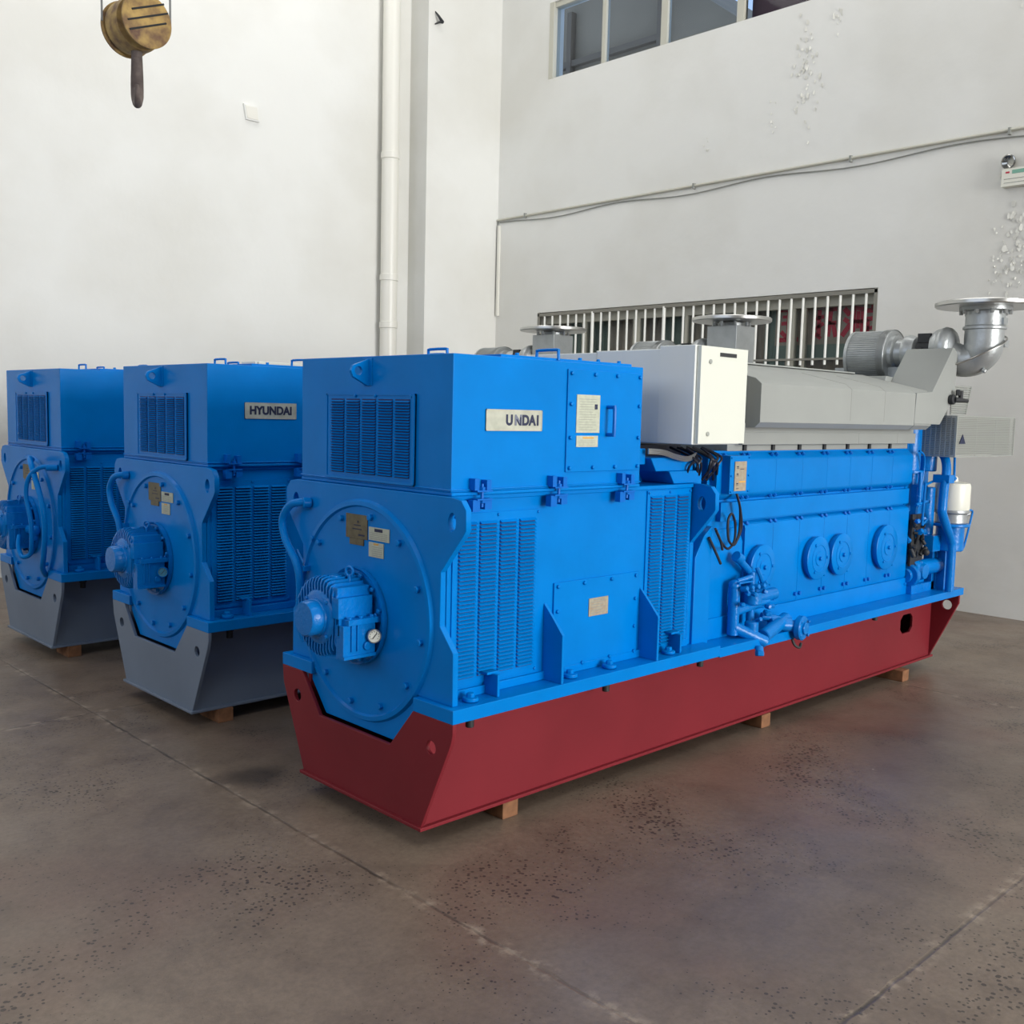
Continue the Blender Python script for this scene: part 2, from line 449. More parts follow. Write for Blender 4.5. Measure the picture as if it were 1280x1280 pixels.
    def f(b):
        pl(.532, .439, 1.040, 1.096)(b)
        b.m(1); b.box(.0175, .019, .47, .50, 1.087, 1.093)
        b.m(2)
        for k in range(5): b.box(.0175, .019, .447, .51, 1.046+k*.008, 1.0475+k*.008)
    P('warning_label', 'wl2', f, ['label', 'orange', 'inkgrey'], parent=ep, label='pale label with an orange heading')
    # hose on the front plate
    if letter != 'c':
        def f(b):
            b.tube([(.02, .95, 1.212), (-.01, .985, 1.212), (-.02, 1.04, 1.192), (-.02, 1.09, 1.13), (-.02, 1.065, 1.05), (-.02, .985, .965), (-.02, .955, .88), (-.02, .955, .72), (-.01, .93, .64)], .0165, 12)
            b.cyl((.028, .95, 1.212), (-.005, .96, 1.212), .022)
            b.bolt((.02, .915, 1.07), (-1, 0, 0), .011, .012); b.box(-.008, .028, .94, .965, .93, .95)
        P('hose', 'hose', f, 'blue')
    else:
        def f(b):
            b.tube([(-.02, .40, 1.235), (-.06, .32, 1.24), (-.07, .22, 1.15), (-.06, .14, 1.0), (-.05, .12, .85), (-.05, .14, .68), (-.04, .20, .58), (.0, .26, .52)], .017, 12)
        P('hose', 'hosec', f, 'blue', label='thick blue hose bowed across the end plate')
        def f(b):
            b.tube([(.02, .10, 1.20), (-.05, .17, 1.20), (-.09, .26, 1.13), (-.10, .28, 1.02), (-.09, .24, .88), (-.09, .23, .74), (-.09, .26, .66), (-.12, .32, .64), (-.12, .38, .70), (-.10, .42, .76)], .014, 12)
            b.cyl((.028, .10, 1.2), (-.03, .13, 1.2), .02)
        P('hose', 'hosec2', f, 'blue', label='thin blue hose looping to the motor gauge')
    # ---- front pump motor
    def f(b):
        y, z = .62, .81
        b.lathe((.02, .60, .80), (-1, 0, 0), [(0, 0), (.165, 0), (.165, .012), (.178, .012), (.19, .022), (.19, .004), (.19, 0)], 48)
        for k in range(12):
            a = 2*PI*(k+.5)/12
            b.bolt((.008, .60+.168*math.cos(a), .80+.168*math.sin(a)), (-1, 0, 0), .009, .014)
        b.cyl((.02, y, z), (-.135, y, z), .124, seg=40)
        for k in range(-7, 8):
            dy = k*.0195; h = math.sqrt(max(.157**2-dy**2, .03**2))
            if h < .045: continue
            b.prism('y', [(.0, z-h), (-.128, z-h), (-.146, z-h+.008), (-.153, z-h+.026), (-.150, z-.05), (-.150, z+.05), (-.153, z+h-.026), (-.146, z+h-.008), (-.128, z+h), (.0, z+h)], y+dy-.0035, y+dy+.0035)
        b.lathe((-.135, y, z), (-1, 0, 0), [(.105, 0), (.105, .014), (.098, .02), (.086, .024), (0, .026)], 40)
        for k in range(4):
            a = PI/4+k*PI/2; b.bolt((-.15, y+.092*math.cos(a), z+.092*math.sin(a)), (-1, 0, 0), .008, .012)
    mo = P('pump_motor', 'motor', f, 'blue2')
    P('end_cap', 'mcap', lambda b: b.lathe((-.155, .62, .81), (-1, 0, 0), [(.074, 0), (.072, .01), (.068, .012), (.068, .052), (.062, .06), (0, .062)], 36), 'blue2', parent=mo)
    def f(b):
        b.box(-.15, -.005, .452, .50, .672, .80); b.box(-.135, .012, .440, .50, .80, .822)
        b.box(-.155, .0, .478, .52, .822, .90); b.box(-.145, .0, .50, .54, .90, .935)
        b.box(-.15, -.005, .446, .455, .672, .685)
        for x in (-.118, -.092): b.box(x, x+.006, .444, .453, .70, .80)
        b.cyl((-.045, .452, .715), (-.045, .442, .715), .017)
        for x in (-.12, -.07, -.02, .0): b.bolt((x, .456, .822), (0, 0, 1), .008, .008)
        b.cyl((-.09, .60, .93), (-.09, .60, .968), .022)
    P('junction_box', 'mjb', f, 'blue2', .003, parent=mo)
    P('eye_bolt', 'meb', lambda b: (b.torus((-.05, .56, .985), (1, .3, 0), .017, .005, 20), b.cyl((-.05, .56, .945), (-.05, .56, .97), .007)), 'blue2', parent=mo)
    if letter == 'c':
        P('pipe_elbow', 'melb', lambda b: (b.cyl((-.03, .45, .79), (-.03, .37, .79), .03), b.sphere((-.03, .36, .79), .035), b.cyl((-.03, .36, .79), (-.03, .36, .73), .02)), 'blue2', parent=mo)
    else:
        def f(b):
            b.lathe((-.02, .44, .752), (-.5, -.86, 0), [(0, 0), (.024, 0), (.027, .004), (.027, .018), (.024, .021), (.022, .018)], 28)
            b.m(1).lathe((-.02, .44, .752), (-.5, -.86, 0), [(.0225, .0165), (0, .0166)], 28)
            b.m(2)
            c = Vector((-.02, .44, .752))+Vector((-.5, -.86, 0)).normalized()*.0185
            b.cyl(c+Vector((.008, -.005, .012)), c-Vector((.006, -.0035, .01)), .0013, seg=6)
            for k in range(9):
                a = math.radians(-40+k*32.5); e = Vector((.86, -.5, 0)).normalized()
                q = c+e*math.cos(a)*.0165+Vector((0, 0, 1))*math.sin(a)*.0165; b.cyl(q, q+Vector((0, 0, .003)), .0012, seg=5)
        P('pressure_gauge', 'gauge', f, ['steel', 'dial', 'dark'] if letter == 'a' else ['blue2', 'dialblue', 'dark'], parent=mo,
          label='round dial gauge with a steel rim' if letter == 'a' else 'round gauge painted over in blue')
    # ---- terminal box on top
    X0, X1, Y0, Y1, Z0, Z1 = .045, 1.09, .085, 1.045, 1.303, 1.802
    def f(b):
        b.box(X0, X1, Y0, Y1, Z0+.012, Z1)
        b.box(X0, X1, Y0-.004, Y1+.004, Z0, Z0+.012)
        b.box(X0-.004, X1+.004, Y0-.006, Y1+.006, Z0+.018, Z0+.024)
    tb = P('terminal_box', 'tbox', f, 'blue', .006)
    def f(b):
        b.box(.30, 1.05, Y0+.03, Y1-.03, Z1, Z1+.012)
        for x in (.4, .75, .86, .99):
            for y in (Y0+.05, Y1-.05): b.bolt((x, y, Z1+.012), (0, 0, 1), .009, .009)
    lid = P('top_cover', 'tlid', f, 'blue', .003, parent=tb)
    for i, (x, y) in enumerate(((.60, .17), (.36, .55), (.60, .85))):
        P('lid_handle', 'lh%d' % i, (lambda x, y: lambda b: b.tube([(x, y+.06, Z1+.005), (x, y+.058, Z1+.038), (x, y+.05, Z1+.045), (x, y-.05, Z1+.045), (x, y-.058, Z1+.038), (x, y-.06, Z1+.005)], .006, 8, 2))(x, y), 'blue', parent=lid)
    # front louvre
    def f(b):
        y0, y1, z0, z1 = .285, .855, 1.325, 1.66
        b.m(0).box(X0-.006, X0, y0, y1, z0, z1)
        b.box(X0-.012, X0, y0, y0+.012, z0, z1); b.box(X0-.012, X0, y0, y1, z0, z0+.01)
        b.box(X0-.009, X0, y0, y1, z1-.006, z1); b.box(X0-.009, X0, y1-.008, y1, z0, z1)
        n = 5; w = (y1-y0-.05)/n
        for c in range(n):
            a = y0+.03+c*w; d = a+w*.84
            b.m(1).box(X0-.0075, X0-.005, a, d, z0+.025, z1-.02)
            h = (z1-z0-.05)/27
            for r in range(27):
                z = z0+.026+r*h
                b.m(0).prism('y', [(X0-.007, z+h*.9), (X0-.016, z+h*.35), (X0-.013, z+h*.25), (X0-.007, z+h*.6)], a, d)
        for y, z in ((y0+.02, z1-.008), (y0+.24, z1-.008), (y1-.2, z1-.008), (y0+.006, z0+.006)): b.bolt((X0-.006, y, z), (-1, 0, 0), .007, .006)
    P('front_louver', 'flv', f, ['blue', 'lshade'], parent=tb)
    def f(b):
        b.prism('y', [(X0, 1.79), (X0-.008, 1.79), (X0-.075, 1.765), (X0-.085, 1.745), (X0-.075, 1.722), (X0-.008, 1.69), (X0, 1.69)], .575, .59,
                holes=[circ(X0-.05, 1.745, .017, 14)])
        b.box(X0-.004, X0, .555, .61, 1.69, 1.795)
    P('lifting_lug', 'lug', f, 'blue', .002, parent=tb)
    # side door
    def f(b):
        x0, x1, z0, z1 = .625, 1.078, 1.375, 1.775
        b.box(x0, x1, Y0-.007, Y0, z0, z1)
        for x in (x0+.018, x0+.155, x0+.29, x1-.018):
            for z in (z0+.016, z1-.016): b.bolt((x, Y0-.007, z), (0, -1, 0), .009, .009)
        for z in (z0+.135, z0+.265):
            for x in (x0+.018, x1-.018): b.bolt((x, Y0-.007, z), (0, -1, 0), .009, .009)
    dr = P('inspection_door', 'sdr', f, 'blue', .002, parent=tb)
    P('door_handle', 'shd', lambda b: b.tube([(.862, Y0-.006, 1.632), (.862, Y0-.04, 1.632), (.862, Y0-.045, 1.627), (.862, Y0-.045, 1.527), (.862, Y0-.04, 1.522), (.862, Y0-.006, 1.522)], .0075, 8, 2), 'clip', parent=dr)
    def f(b):
        y = Y0-.007
        b.box(.675, .812, y-.003, y, 1.529, 1.678)
        b.m(1)
        for k in range(13): b.box(.69, .79-(.02 if k % 3 == 1 else 0), y-.0037, y-.0025, 1.54+k*.010, 1.5415+k*.010)
        b.m(2).box(.78, .797, y-.0037, y-.0025, 1.622, 1.642)
    P('data_label', 'dl1', f, ['label', 'inkgrey', 'ink'], parent=dr, label='tall pale data label')
    def f(b):
        y = Y0-.007
        b.box(.678, .805, y-.003, y, 1.473, 1.517)
        b.m(1).box(.715, .78, y-.0037, y-.0025, 1.506, 1.512)
        b.m(2)
        for k in range(3): b.box(.69, .79, y-.0037, y-.0025, 1.48+k*.008, 1.4815+k*.008)
    P('warning_label', 'dl2', f, ['label', 'orange', 'inkgrey'], parent=dr, label='small pale label with an orange heading')
    # maker nameplate
    if letter != 'c':
        x0, x1 = (.201, .489) if letter == 'a' else (.243, .536)
        z0, z1 = (1.534, 1.612) if letter == 'a' else (1.540, 1.620)
        def f(b):
            b.box(x0, x1, Y0-.0035, Y0, z0, z1)
            for xa, xb, za, zb in ((x0, x1, z0, z0+.003), (x0, x1, z1-.003, z1), (x0, x0+.003, z0, z1), (x1-.003, x1, z0, z1)): b.box(xa, xb, Y0-.005, Y0, za, zb)
        npt = P('nameplate', None, f, 'mint', parent=tb, label='pale metal nameplate with dark lettering')
        zc = (z0+z1)/2
        if letter == 'a':
            cx = x0
            for ch, dx, mt in (('U', .116, 'ink'), ('N', .162, 'inkfade'), ('D', .200, 'ink'), ('A', .235, 'ink'), ('I', .264, 'ink')):
                text('lettering', npt, ch, .052, (x0+dx, Y0-.0042, zc-.001), ROT_SIDE, mt, .0024, .95)
            # unworn right half of the N
            part('lettering', npt, None, lambda b: (b.box(x0+.170, x0+.176, Y0-.0052, Y0-.004, zc-.0185, zc+.012), b.prism('y', [(x0+.150, zc+.004), (x0+.156, zc+.004), (x0+.174, zc-.0185), (x0+.167, zc-.0185)], Y0-.0052, Y0-.004)), 'ink')
        else:
            text('lettering', npt, 'HYUNDAI', .056, ((x0+x1)/2, Y0-.0042, zc), ROT_SIDE, 'ink', .0024, .96)
    # spring clips at the joint
    def clipf(cx):
        def g(b):
            y = Y0
            for dx, tall in ((-.028, .042), (.03, .036)):
                b.box(cx+dx-.018, cx+dx+.004, y-.032, y, 1.322, 1.322+tall)
                b.box(cx+dx-.022, cx+dx+.012, y-.028, y, 1.288-tall, 1.288)
            b.box(cx-.034, cx+.04, y-.034, y, 1.316, 1.322); b.box(cx-.034, cx+.04, y-.034, y, 1.286, 1.292)
            b.cyl((cx, y-.02, 1.26), (cx, y-.02, 1.345), .006, seg=8)
            b.bolt((cx, y-.02, 1.322), (0, 0, 1), .012, .01); b.bolt((cx, y-.02, 1.286), (0, 0, -1), .012, .01)
        return g
    for i, x in enumerate((.175, .575, .985)):
        P('joint_clamp', 'cl%d' % i, clipf(x), 'clip', .0015, parent=tb)
    # ---- alternator / engine coupling zone
    def f(b):
        b.box(1.535, 1.96, .16, .96, .545, 1.07)
        b.prism('x', [(.155, .545), (.14, .66), (.14, 1.0), (.17, 1.08), (.95, 1.08), (.98, 1.0), (.98, .66), (.965, .545)], 1.62, 1.98)
        b.prism('y', [(1.60, 1.06), (1.535, .96), (1.535, .545), (1.66, .545), (1.66, 1.1)], .10, .16)
        b.box(1.10, 1.53, .30, .82, 1.30, 1.345); b.prism('y', [(1.22, 1.42), (1.53, 1.42), (1.53, 1.36), (1.26, 1.36)], .13, .5)
        b.prism('y', [(1.34, 1.36), (1.56, 1.36), (1.56, 1.303), (1.38, 1.303)], .12, .4)
        b.box(1.54, 1.6, .13, .2, 1.28, 1.42); b.box(1.10, 1.22, .16, .5, 1.39, 1.46)
    P('coupling_housing', 'coup', f, 'blue', .004)
    def f(b):
        for k in range(4):
            dz = k*.006
            b.tube([(1.20, .13, 1.44+dz), (1.28, .11, 1.435+dz), (1.36, .10, 1.415+dz), (1.46, .11, 1.405+dz), (1.55, .13, 1.42+dz)], .004, 6, 4)
    P('wire_bundle', 'wires', f, 'steel', label='loose bright wires')
    def f(b):
        rr = random.Random(3)
        for k in range(9):
            x = 1.5+rr.random()*.2
            b.tube([(x, .16+rr.random()*.1, 1.46), (x+rr.uniform(-.05, .05), .12, 1.42), (x+rr.uniform(-.08, .08), .11, 1.38), (x+rr.uniform(-.05, .1), .15, 1.31)], .006, 6, 4)
        b.box(1.12, 1.66, .3, .8, 1.40, 1.47)
    P('cable_loom', 'loom', f, 'cable')
    # ---- engine block
    YE = .14
    def f(b):
        b.box(1.70, 3.77, YE+.028, W-YE, .56, 1.445)
        b.box(1.98, 3.77, YE+.001, YE+.03, .60, 1.088)           # door row ground
        b.prism('x', [(YE, .57), (YE-.0, .66), (YE+.03, .66), (YE+.06, .57)], 1.98, 3.77)
    eb = P('engine_block', 'eblk', f, 'blue', .004)
    def bolts(nm, key, parent, xs, y, z, d):
        for i, x in enumerate(xs):
            for j, q in enumerate((-.022, .022)):
                P(nm, '%s%d%d' % (key, i, j), (lambda xx: lambda b: b.bolt((xx, y, z), d, .011, .012))(x+q), 'clip', parent=parent)
    mods = [1.98+.2557*k for k in range(8)]
    # top cover row
    def f(b):
        b.prism('x', [(YE+.03, 1.208), (YE-.005, 1.232), (YE-.01, 1.245), (YE-.01, 1.395), (YE, 1.41), (YE+.03, 1.438), (.5, 1.445), (.5, 1.208)], 1.72, 3.78)
        for x in mods[1:-1]: b.box(x-.0025, x+.0025, YE-.0115, YE-.009, 1.24, 1.4)
    cr = P('camshaft_cover', 'camc', f, 'blue', .003)
    bolts('cover_bolt', 'cba', cr, [1.78]+mods[:-1], YE+.010, 1.421, (0, -.6, .6)); bolts('cover_bolt', 'cbb', cr, mods[:-1], YE+.010, 1.222, (0, -.6, -.6))
    def f(b):
        b.box(1.78, 3.775, YE, YE+.03, 1.108, 1.199)
    P('side_strip', 'sstr', f, 'blue', .002)
    def f(b):
        for i in range(7):
            x0 = mods[i]+.0007; x1 = (mods[i+1]-.0007)
            b.prism('x', [(YE+.025, 1.098), (YE-.004, 1.082), (YE-.01, 1.065), (YE-.01, .665), (YE-.004, .65), (YE+.02, .64)], x0, x1)
    dr2 = P('crankcase_doors', 'cdoor', f, 'blue', .002)
    bolts('door_bolt', 'dba', dr2, mods[:-1], YE+.002, 1.085, (0, -.8, .5)); bolts('door_bolt', 'dbb', dr2, mods[1:-1], YE-.01, .69, (0, -1, 0))
    def rc(x, z, r):
        def g(b):
            b.lathe((x, YE-.008, z), (0, -1, 0), [(r*.9, 0), (r*.9, .02), (r, .024), (r, .038), (r-.006, .042), (r*.35, .042), (r*.33, .046), (0, .046)], 48)
            b.torus((x, YE-.05, z), (0, 1, 0), r*.62, .003, 36, 6)
            for k in range(3):
                a = 2*PI*k/3; b.bolt((x+r*.72*math.cos(a), YE-.05, z+r*.72*math.sin(a)), (0, -1, 0), .008, .006)
            b.bolt((x, YE-.054, z), (0, -1, 0), .012, .012)
            b.bolt((x+r*.95, YE-.012, z-r*.85), (0, -1, 0), .011, .014)
        return g
    for i, (x, r) in enumerate(((2.10, .112), (2.64, .116), (2.895, .116), (3.43, .132))):
        P('relief_valve_cover', 'rv%d' % i, rc(x, .868, r), 'blue', parent=dr2)
    # instrument box with label and looped cable
    ib = P('instrument_box', 'ibox', lambda b: (b.box(1.76, 1.925, .085, YE, 1.245, 1.425), [b.bolt((x, .085, z), (0, -1, 0), .005, .004) for x in (1.77, 1.915) for z in (1.255, 1.33, 1.415)]), 'blue', .006)
    def f(b):
        b.box(1.795, 1.892, .081, .085, 1.258, 1.398)
        b.m(1)
        for z in (1.37, 1.335, 1.29): b.box(1.81, 1.825, .080, .082, z, z+.006); b.box(1.808, 1.828, .080, .082, z-.006, z-.004)
        b.box(1.84, 1.87, .080, .082, 1.36, 1.363); b.box(1.81, 1.83, .080, .082, 1.268, 1.271)
        b.m(2).box(1.83, 1.885, .080, .082, 1.298, 1.304)
    P('label_plate', 'ibl', f, ['tan', 'ink', 'orange'], parent=ib, label='tan label with arrow marks')
    def f(b):
        b.tube([(1.84, .10, 1.25), (1.86, .09, 1.19), (1.885, .10, 1.12), (1.88, .10, 1.05), (1.83, .09, 1.0), (1.78, .09, 1.03), (1.77, .09, 1.12), (1.80, .09, 1.15), (1.83, .09, 1.10), (1.83, .09, 1.02), (1.78, .09, .985), (1.71, .08, 1.02), (1.66, .08, 1.08)], .006, 8, 6)
        b.tube([(1.85, .105, 1.25), (1.875, .095, 1.17), (1.90, .10, 1.08), (1.87, .10, 1.02)], .006, 8, 6)
        b.tube([(1.66, .085, 1.09), (1.70, .08, 1.03), (1.72, .08, .985)], .006, 8, 5)
        b.tube([(1.62, .09, 1.05), (1.67, .085, .98), (1.71, .08, .92)], .0065, 8, 4)
    P('looped_cable', 'lcab', f, 'cable', label='coiled black cable')
    # ---- grey hoods
    def f(b):
        b.box(1.90, 3.76, .115, 1.0, 1.475, 1.535)
        for x in (3.05, 3.52): b.box(x-.002, x+.002, .1135, .12, 1.475, 1.535)
        b.box(1.84, 3.755, .16, .96, 1.443, 1.476)
    P('exhaust_tray', 'tray', f, 'hood', .002)
    for i in range(7): P('tray_clip', 'trc%d' % i, (lambda x: lambda b: b.box(x-.012, x+.012, .15, .2, 1.445, 1.4745))(1.98+.2557*i), 'dark')
    def f(b):
        prof = [(.03, 1.56), (0, 1.585), (0, 1.765), (.035, 1.792), (.44, 1.888), (.68, 1.888), (1.085, 1.792), (W, 1.765), (W, 1.585), (1.09, 1.56)]
        b.prism('x', prof, 1.86, 3.476)
        b.prism('x', [(y, z-.0015 if z > 1.6 else z) for y, z in prof], 3.482, 3.70)
        for x in (2.72, 3.10): b.m(1).prism('x', [(-.001, 1.60), (-.0015, 1.766), (.035, 1.7935), (.30, 1.8565), (.30, 1.85), (.03, 1.78), (.01, 1.60)], x-.002, x+.002); b.m(0)
        b.box(1.80, 3.74, .12, 1.0, 1.53, 1.562)
        b.box(2.2, 3.55, .42, .70, 1.888, 1.896)
    P('exhaust_hood', 'hood', f, ['hood', 'inkgrey'], .003)
    def f(b):
        sp = [(3.47, 1.592), (3.815, 1.592), (4.005, 1.77), (4.005, 2.02), (3.96, 2.055), (3.935, 2.055), (3.687, 1.782), (3.482, 1.772)]
        b.prism('y', sp, -.004, .285)
        b.prism('y', [(3.6, 1.60), (3.82, 1.60), (3.98, 1.76), (3.9, 1.87), (3.68, 1.88)], .285, .85)
    tc = P('turbocharger_shield', 'wedge', f, 'hood', .004)
    # ---- turbocharger, air filter, exhaust
    def f(b):
        b.lathe((4.08, .43, 2.02), (0, 1, 0), [(0, 0), (.10, 0), (.165, .0), (.172, .006), (.172, .05)], 48)
        b.lathe((4.08, .43, 2.02), (0, 1, 0), [(.172, .0), (.172, .05), (.162, .05), (.162, .25), (.17, .25), (.17, .27), (0, .27)], 48)
        for k in range(72):
            a = 2*PI*k/72
            b.cyl((4.08+.166*math.cos(a), .48, 2.02+.166*math.sin(a)), (4.08+.166*math.cos(a), .68, 2.02+.166*math.sin(a)), .0022, seg=4)
    P('air_filter', 'airf', f, 'silver')
    def f(b):
        b.lathe((4.08, .43, 2.04), (0, -1, 0), [(.12, 0), (.115, .02), (.09, .03), (.085, .07), (.11, .08), (.115, .11), (.10, .15), (.06, .17), (.055, .2)], 36)
        b.m(1).cyl((4.08, .26, 2.06), (4.08, .16, 2.06), .085, seg=28)
        b.box(4.0, 4.16, .17, .25, 2.10, 2.155)
        for k in range(8):
            a = 2*PI*k/8; b.bolt((4.08+.09*math.cos(a), .25, 2.06+.09*math.sin(a)), (0, -1, 0), .01, .03)
        b.m(0).lathe((4.08, .17, 2.07), (0, -1, 0), [(.05, -.01), (.10, 0), (.115, .03), (.115, .07), (.10, .11), (.06, .13), (0, .135)], 36)
        b.torus((4.08, .10, 2.07), (0, 1, 0), .075, .05, 36, 12)
        b.box(4.0, 4.2, .12, .8, 1.60, 1.95)
    tu = P('turbocharger', 'turbo', f, ['silver', 'dark'])
    if letter == 'a':
        def f(b):
            def rad(t): return .085+.027*min(1, t*1.6)
            b.tube([(4.07, .13, 2.06), (4.09, .08, 2.02), (4.115, .02, 1.99), (4.14, -.05, 2.005), (4.14, -.095, 2.06), (4.14, -.1, 2.14), (4.14, -.1, 2.305)], rad, 28, 6)
            b.lathe((4.14, -.1, 2.17), (0, 0, 1), [(.11, 0), (.124, .006), (.124, .02), (.112, .028)], 32)
            b.lathe((4.14, -.1, 2.28), (0, 0, 1), [(.11, 0), (.15, .008), (.15, .028), (.11, .03)], 32)
            for k in range(10):
                a = 2*PI*k/10; b.bolt((4.14+.137*math.cos(a), -.1+.137*math.sin(a), 2.288), (0, 0, -1), .012, .02)
            b.bolt((4.10, -.12, 1.93), (0, -1, -.6), .014, .02)
            b.box(4.11, 4.17, -.222, -.20, 2.20, 2.24); b.box(4.17, 4.23, -.215, -.19, 2.07, 2.11)
        el = P('exhaust_elbow', 'elbow', f, 'silver')
        P('sensing_wire', 'swire', lambda b: b.tube([(3.98, .02, 1.95), (4.0, -.07, 1.985), (4.02, -.16, 2.03), (4.10, -.225, 2.08), (4.20, -.215, 2.12), (4.24, -.18, 2.14)], .006, 6, 4), 'steel', parent=el)
    else:
        def f(b):
            b.box(4.02, 4.26, -.225, .03, 1.86, 2.275)
            b.box(4.0, 4.28, -.1, .30, 1.60, 1.90)
            b.lathe((4.14, -.1, 2.275), (0, 0, 1), [(.10, 0), (.10, .025)], 28)
            for k in range(8):
                a = 2*PI*k/8; b.bolt((4.14+.13*math.cos(a), -.1+.13*math.sin(a), 2.305), (0, 0, -1), .013, .028)
        P('exhaust_pedestal', 'pedes', f, 'silver', .003)
    def f(b):
        b.lathe((4.14, -.1, 2.308), (0, 0, 1), [(0, 0), (.15, 0), (.283, 0), (.29, .006), (.29, .024), (.283, .03), (.0, .03)], 64)
    P('exhaust_flange', 'flange', f, 'steel')
    def f(b):
        b.cyl((4.05, .36, 1.93), (4.05, .36, 2.06), .016); b.cyl((4.05, .36, 2.055), (4.05, .36, 2.065), .045)
        b.cyl((4.03, .36, 1.90), (4.07, .36, 1.96), .03)
    P('vent_valve', 'vvalve', f, 'blue2')
    def f(b):
        b.cyl((3.93, -.004, 1.745), (3.93, -.035, 1.745), .03); b.cyl((3.93, -.03, 1.745), (4.06, -.06, 1.74), .018, .01)
        b.cyl((3.99, -.045, 1.75), (3.99, -.045, 1.80), .014); b.bolt((3.96, -.04, 1.77), (0, 0, 1), .014, .03)
    P('temperature_sensor', 'tsens', f, 'dark')
    # perforated guards
    def gridbox(b, x0, x1, y0, y1, z0, z1):
        n = 22
        for k in range(n+1):
            z = z0+(z1-z0)*k/n
            b.box(x0, x1, y0-.003, y0+.003, z-.0043, z+.0043)
            b.box(x0-.003, x0+.003, y0, y1, z-.004, z+.004)
            b.box(x1-.003, x1+.003, y0, y1, z-.0045, z+.0045)
        for k in range(13):
            y = y0+(y1-y0)*k/12; b.box(x0-.0035, x0+.0035, y-.003, y+.003, z0, z1)
        for k in range(4):
            x = x0+(x1-x0)*k/3; b.box(x-.002, x+.002, y0-.001, y0+.004, z0, z1)
        for x in (x0, x1): b.box(x-.006, x+.006, y0-.006, y0+.006, z0, z1)
    g1 = P('perforated_guard', 'guard', lambda b: gridbox(b, 3.955, 4.88, -.045, .33, 1.40, 1.645), 'mesh')
    P('warning_sticker', 'wst', lambda b: (b.prism('y', [(3.998, 1.478), (4.088, 1.478), (4.043, 1.535)], -.053, -.050)), 'ink', parent=g1, label='dark blue triangle')
    P('guard_lining', 'gln', lambda b: b.box(3.975, 4.865, -.025, .31, 1.405, 1.64), 'frame2', parent=g1)
    def f(b):
        for k in range(14):
            t = k/13; z = 1.66+.17*t
            b.box(4.02-.02*t, 4.24+.06*t, .02, .026, z-.004, z+.004)
        b.prism('y', [(4.235, 1.66), (4.245, 1.66), (4.305, 1.835), (4.295, 1.835)], .018, .028)
        for k in range(10):
            x = 4.02+.025*k; b.box(x-.002, x+.002, .022, .026, 1.66, 1.83)
    P('perforated_guard', 'guard2', f, 'mesh', label='small slanted perforated panel')
    # ---- control cabinet and cable duct
    cb = P('control_cabinet', 'cab', lambda b: b.box(1.305, 1.665, -.02, .17, 1.483, 1.908), 'cablift', .004, label='ivory cabinet and door, the body colour lightened against the shade')
    def f(b):
        b.box(1.318, 1.67, -.042, -.022, 1.488, 1.905)
        b.m(1).box(1.455, 1.58, -.0445, -.042, 1.865, 1.882)
        b.m(2)
        for z in (1.53, 1.84): b.cyl((1.385, -.042, z), (1.385, -.047, z), .010)
        for z in (1.56, 1.82): b.box(1.668, 1.678, -.04, -.025, z-.02, z+.02)
    P('cabinet_door', 'cabd', f, ['cab', 'dark', 'mesh'], .003, parent=cb)
    def f(b):
        b.box(1.31, 1.55, .17, .545, 1.482, 1.895); b.box(1.33, 1.53, .545, 1.0, 1.55, 1.89)
    P('cable_duct', 'duct', f, 'cablift', .004)
    P('duct_bracket', 'dbr', lambda b: b.prism('y', [(1.31, 1.897), (1.40, 1.897), (1.31, 1.82)], .538, .543), 'cab')
    # ---- lube oil valve group on the rail
    def f(b):
        b.cyl((1.80, .09, .56), (1.80, .09, .80), .028); b.sphere((1.80, .09, .80), .03)
        b.cyl((1.80, .09, .60), (1.95, .0, .52), .03); b.cyl((1.90, .05, .50), (1.90, .05, .62), .034)
        b.cyl((1.80, .09, .67), (2.05, .06, .71), .022); b.cyl((1.93, .09, .72), (2.10, .05, .74), .03)
        b.cyl((1.93, .08, .60), (1.93, .08, .86), .02); b.cyl((1.93, .07, .70), (1.93, .07, .76), .045)
        b.cyl((1.92, .09, .86), (1.82, .09, .93), .018); b.cyl((1.84, .09, .925), (1.80, .09, .945), .026)
        b.cyl((1.82, .09, .82), (1.90, .06, .84), .012); b.box(1.78, 1.90, .05, .065, .815, .822)
        for k in range(4): b.bolt((1.80+.05*k, .05, .79), (0, -1, .2), .014, .03)
        b.tube([(1.94, .06, .88), (1.95, .04, .83), (1.99, .05, .78), (2.02, .08, .74)], .012, 8, 5)
        b.cyl((1.88, -.01, .51), (1.87, -.02, .485), .02); b.bolt((1.87, -.02, .49), (-.2, -.2, -1), .022, .02)
        b.cyl((1.96, .02, .545), (2.20, .04, .60), .034); b.cyl((2.08, .06, .585), (2.22, -.02, .565), .03)
        b.cyl((2.06, .1, .62), (2.18, .0, .59), .02)
        rr = random.Random(5)
        for k in range(12): b.bolt((1.79+rr.random()*.25, .04+rr.random()*.03, .57+rr.random()*.24), (rr.uniform(-1, 1), -1, rr.uniform(-.6, .6)), .012, .03)
    vg = P('oil_valve_group', 'ovg', f, 'blue2'); vg.location = (.05, 0, 0)
    P('pipe_flange', 'ovf', lambda b: (b.cyl((2.22, -.015, .56), (2.225, -.05, .56), .062, seg=32), b.cyl((2.225, -.05, .56), (2.226, -.062, .56), .03), [b.bolt((2.225+.048*math.cos(a*PI/2+.7), -.05, .56+.048*math.sin(a*PI/2+.7)), (0, -1, 0), .008, .008) for a in range(4)]), 'blue2', parent=vg)
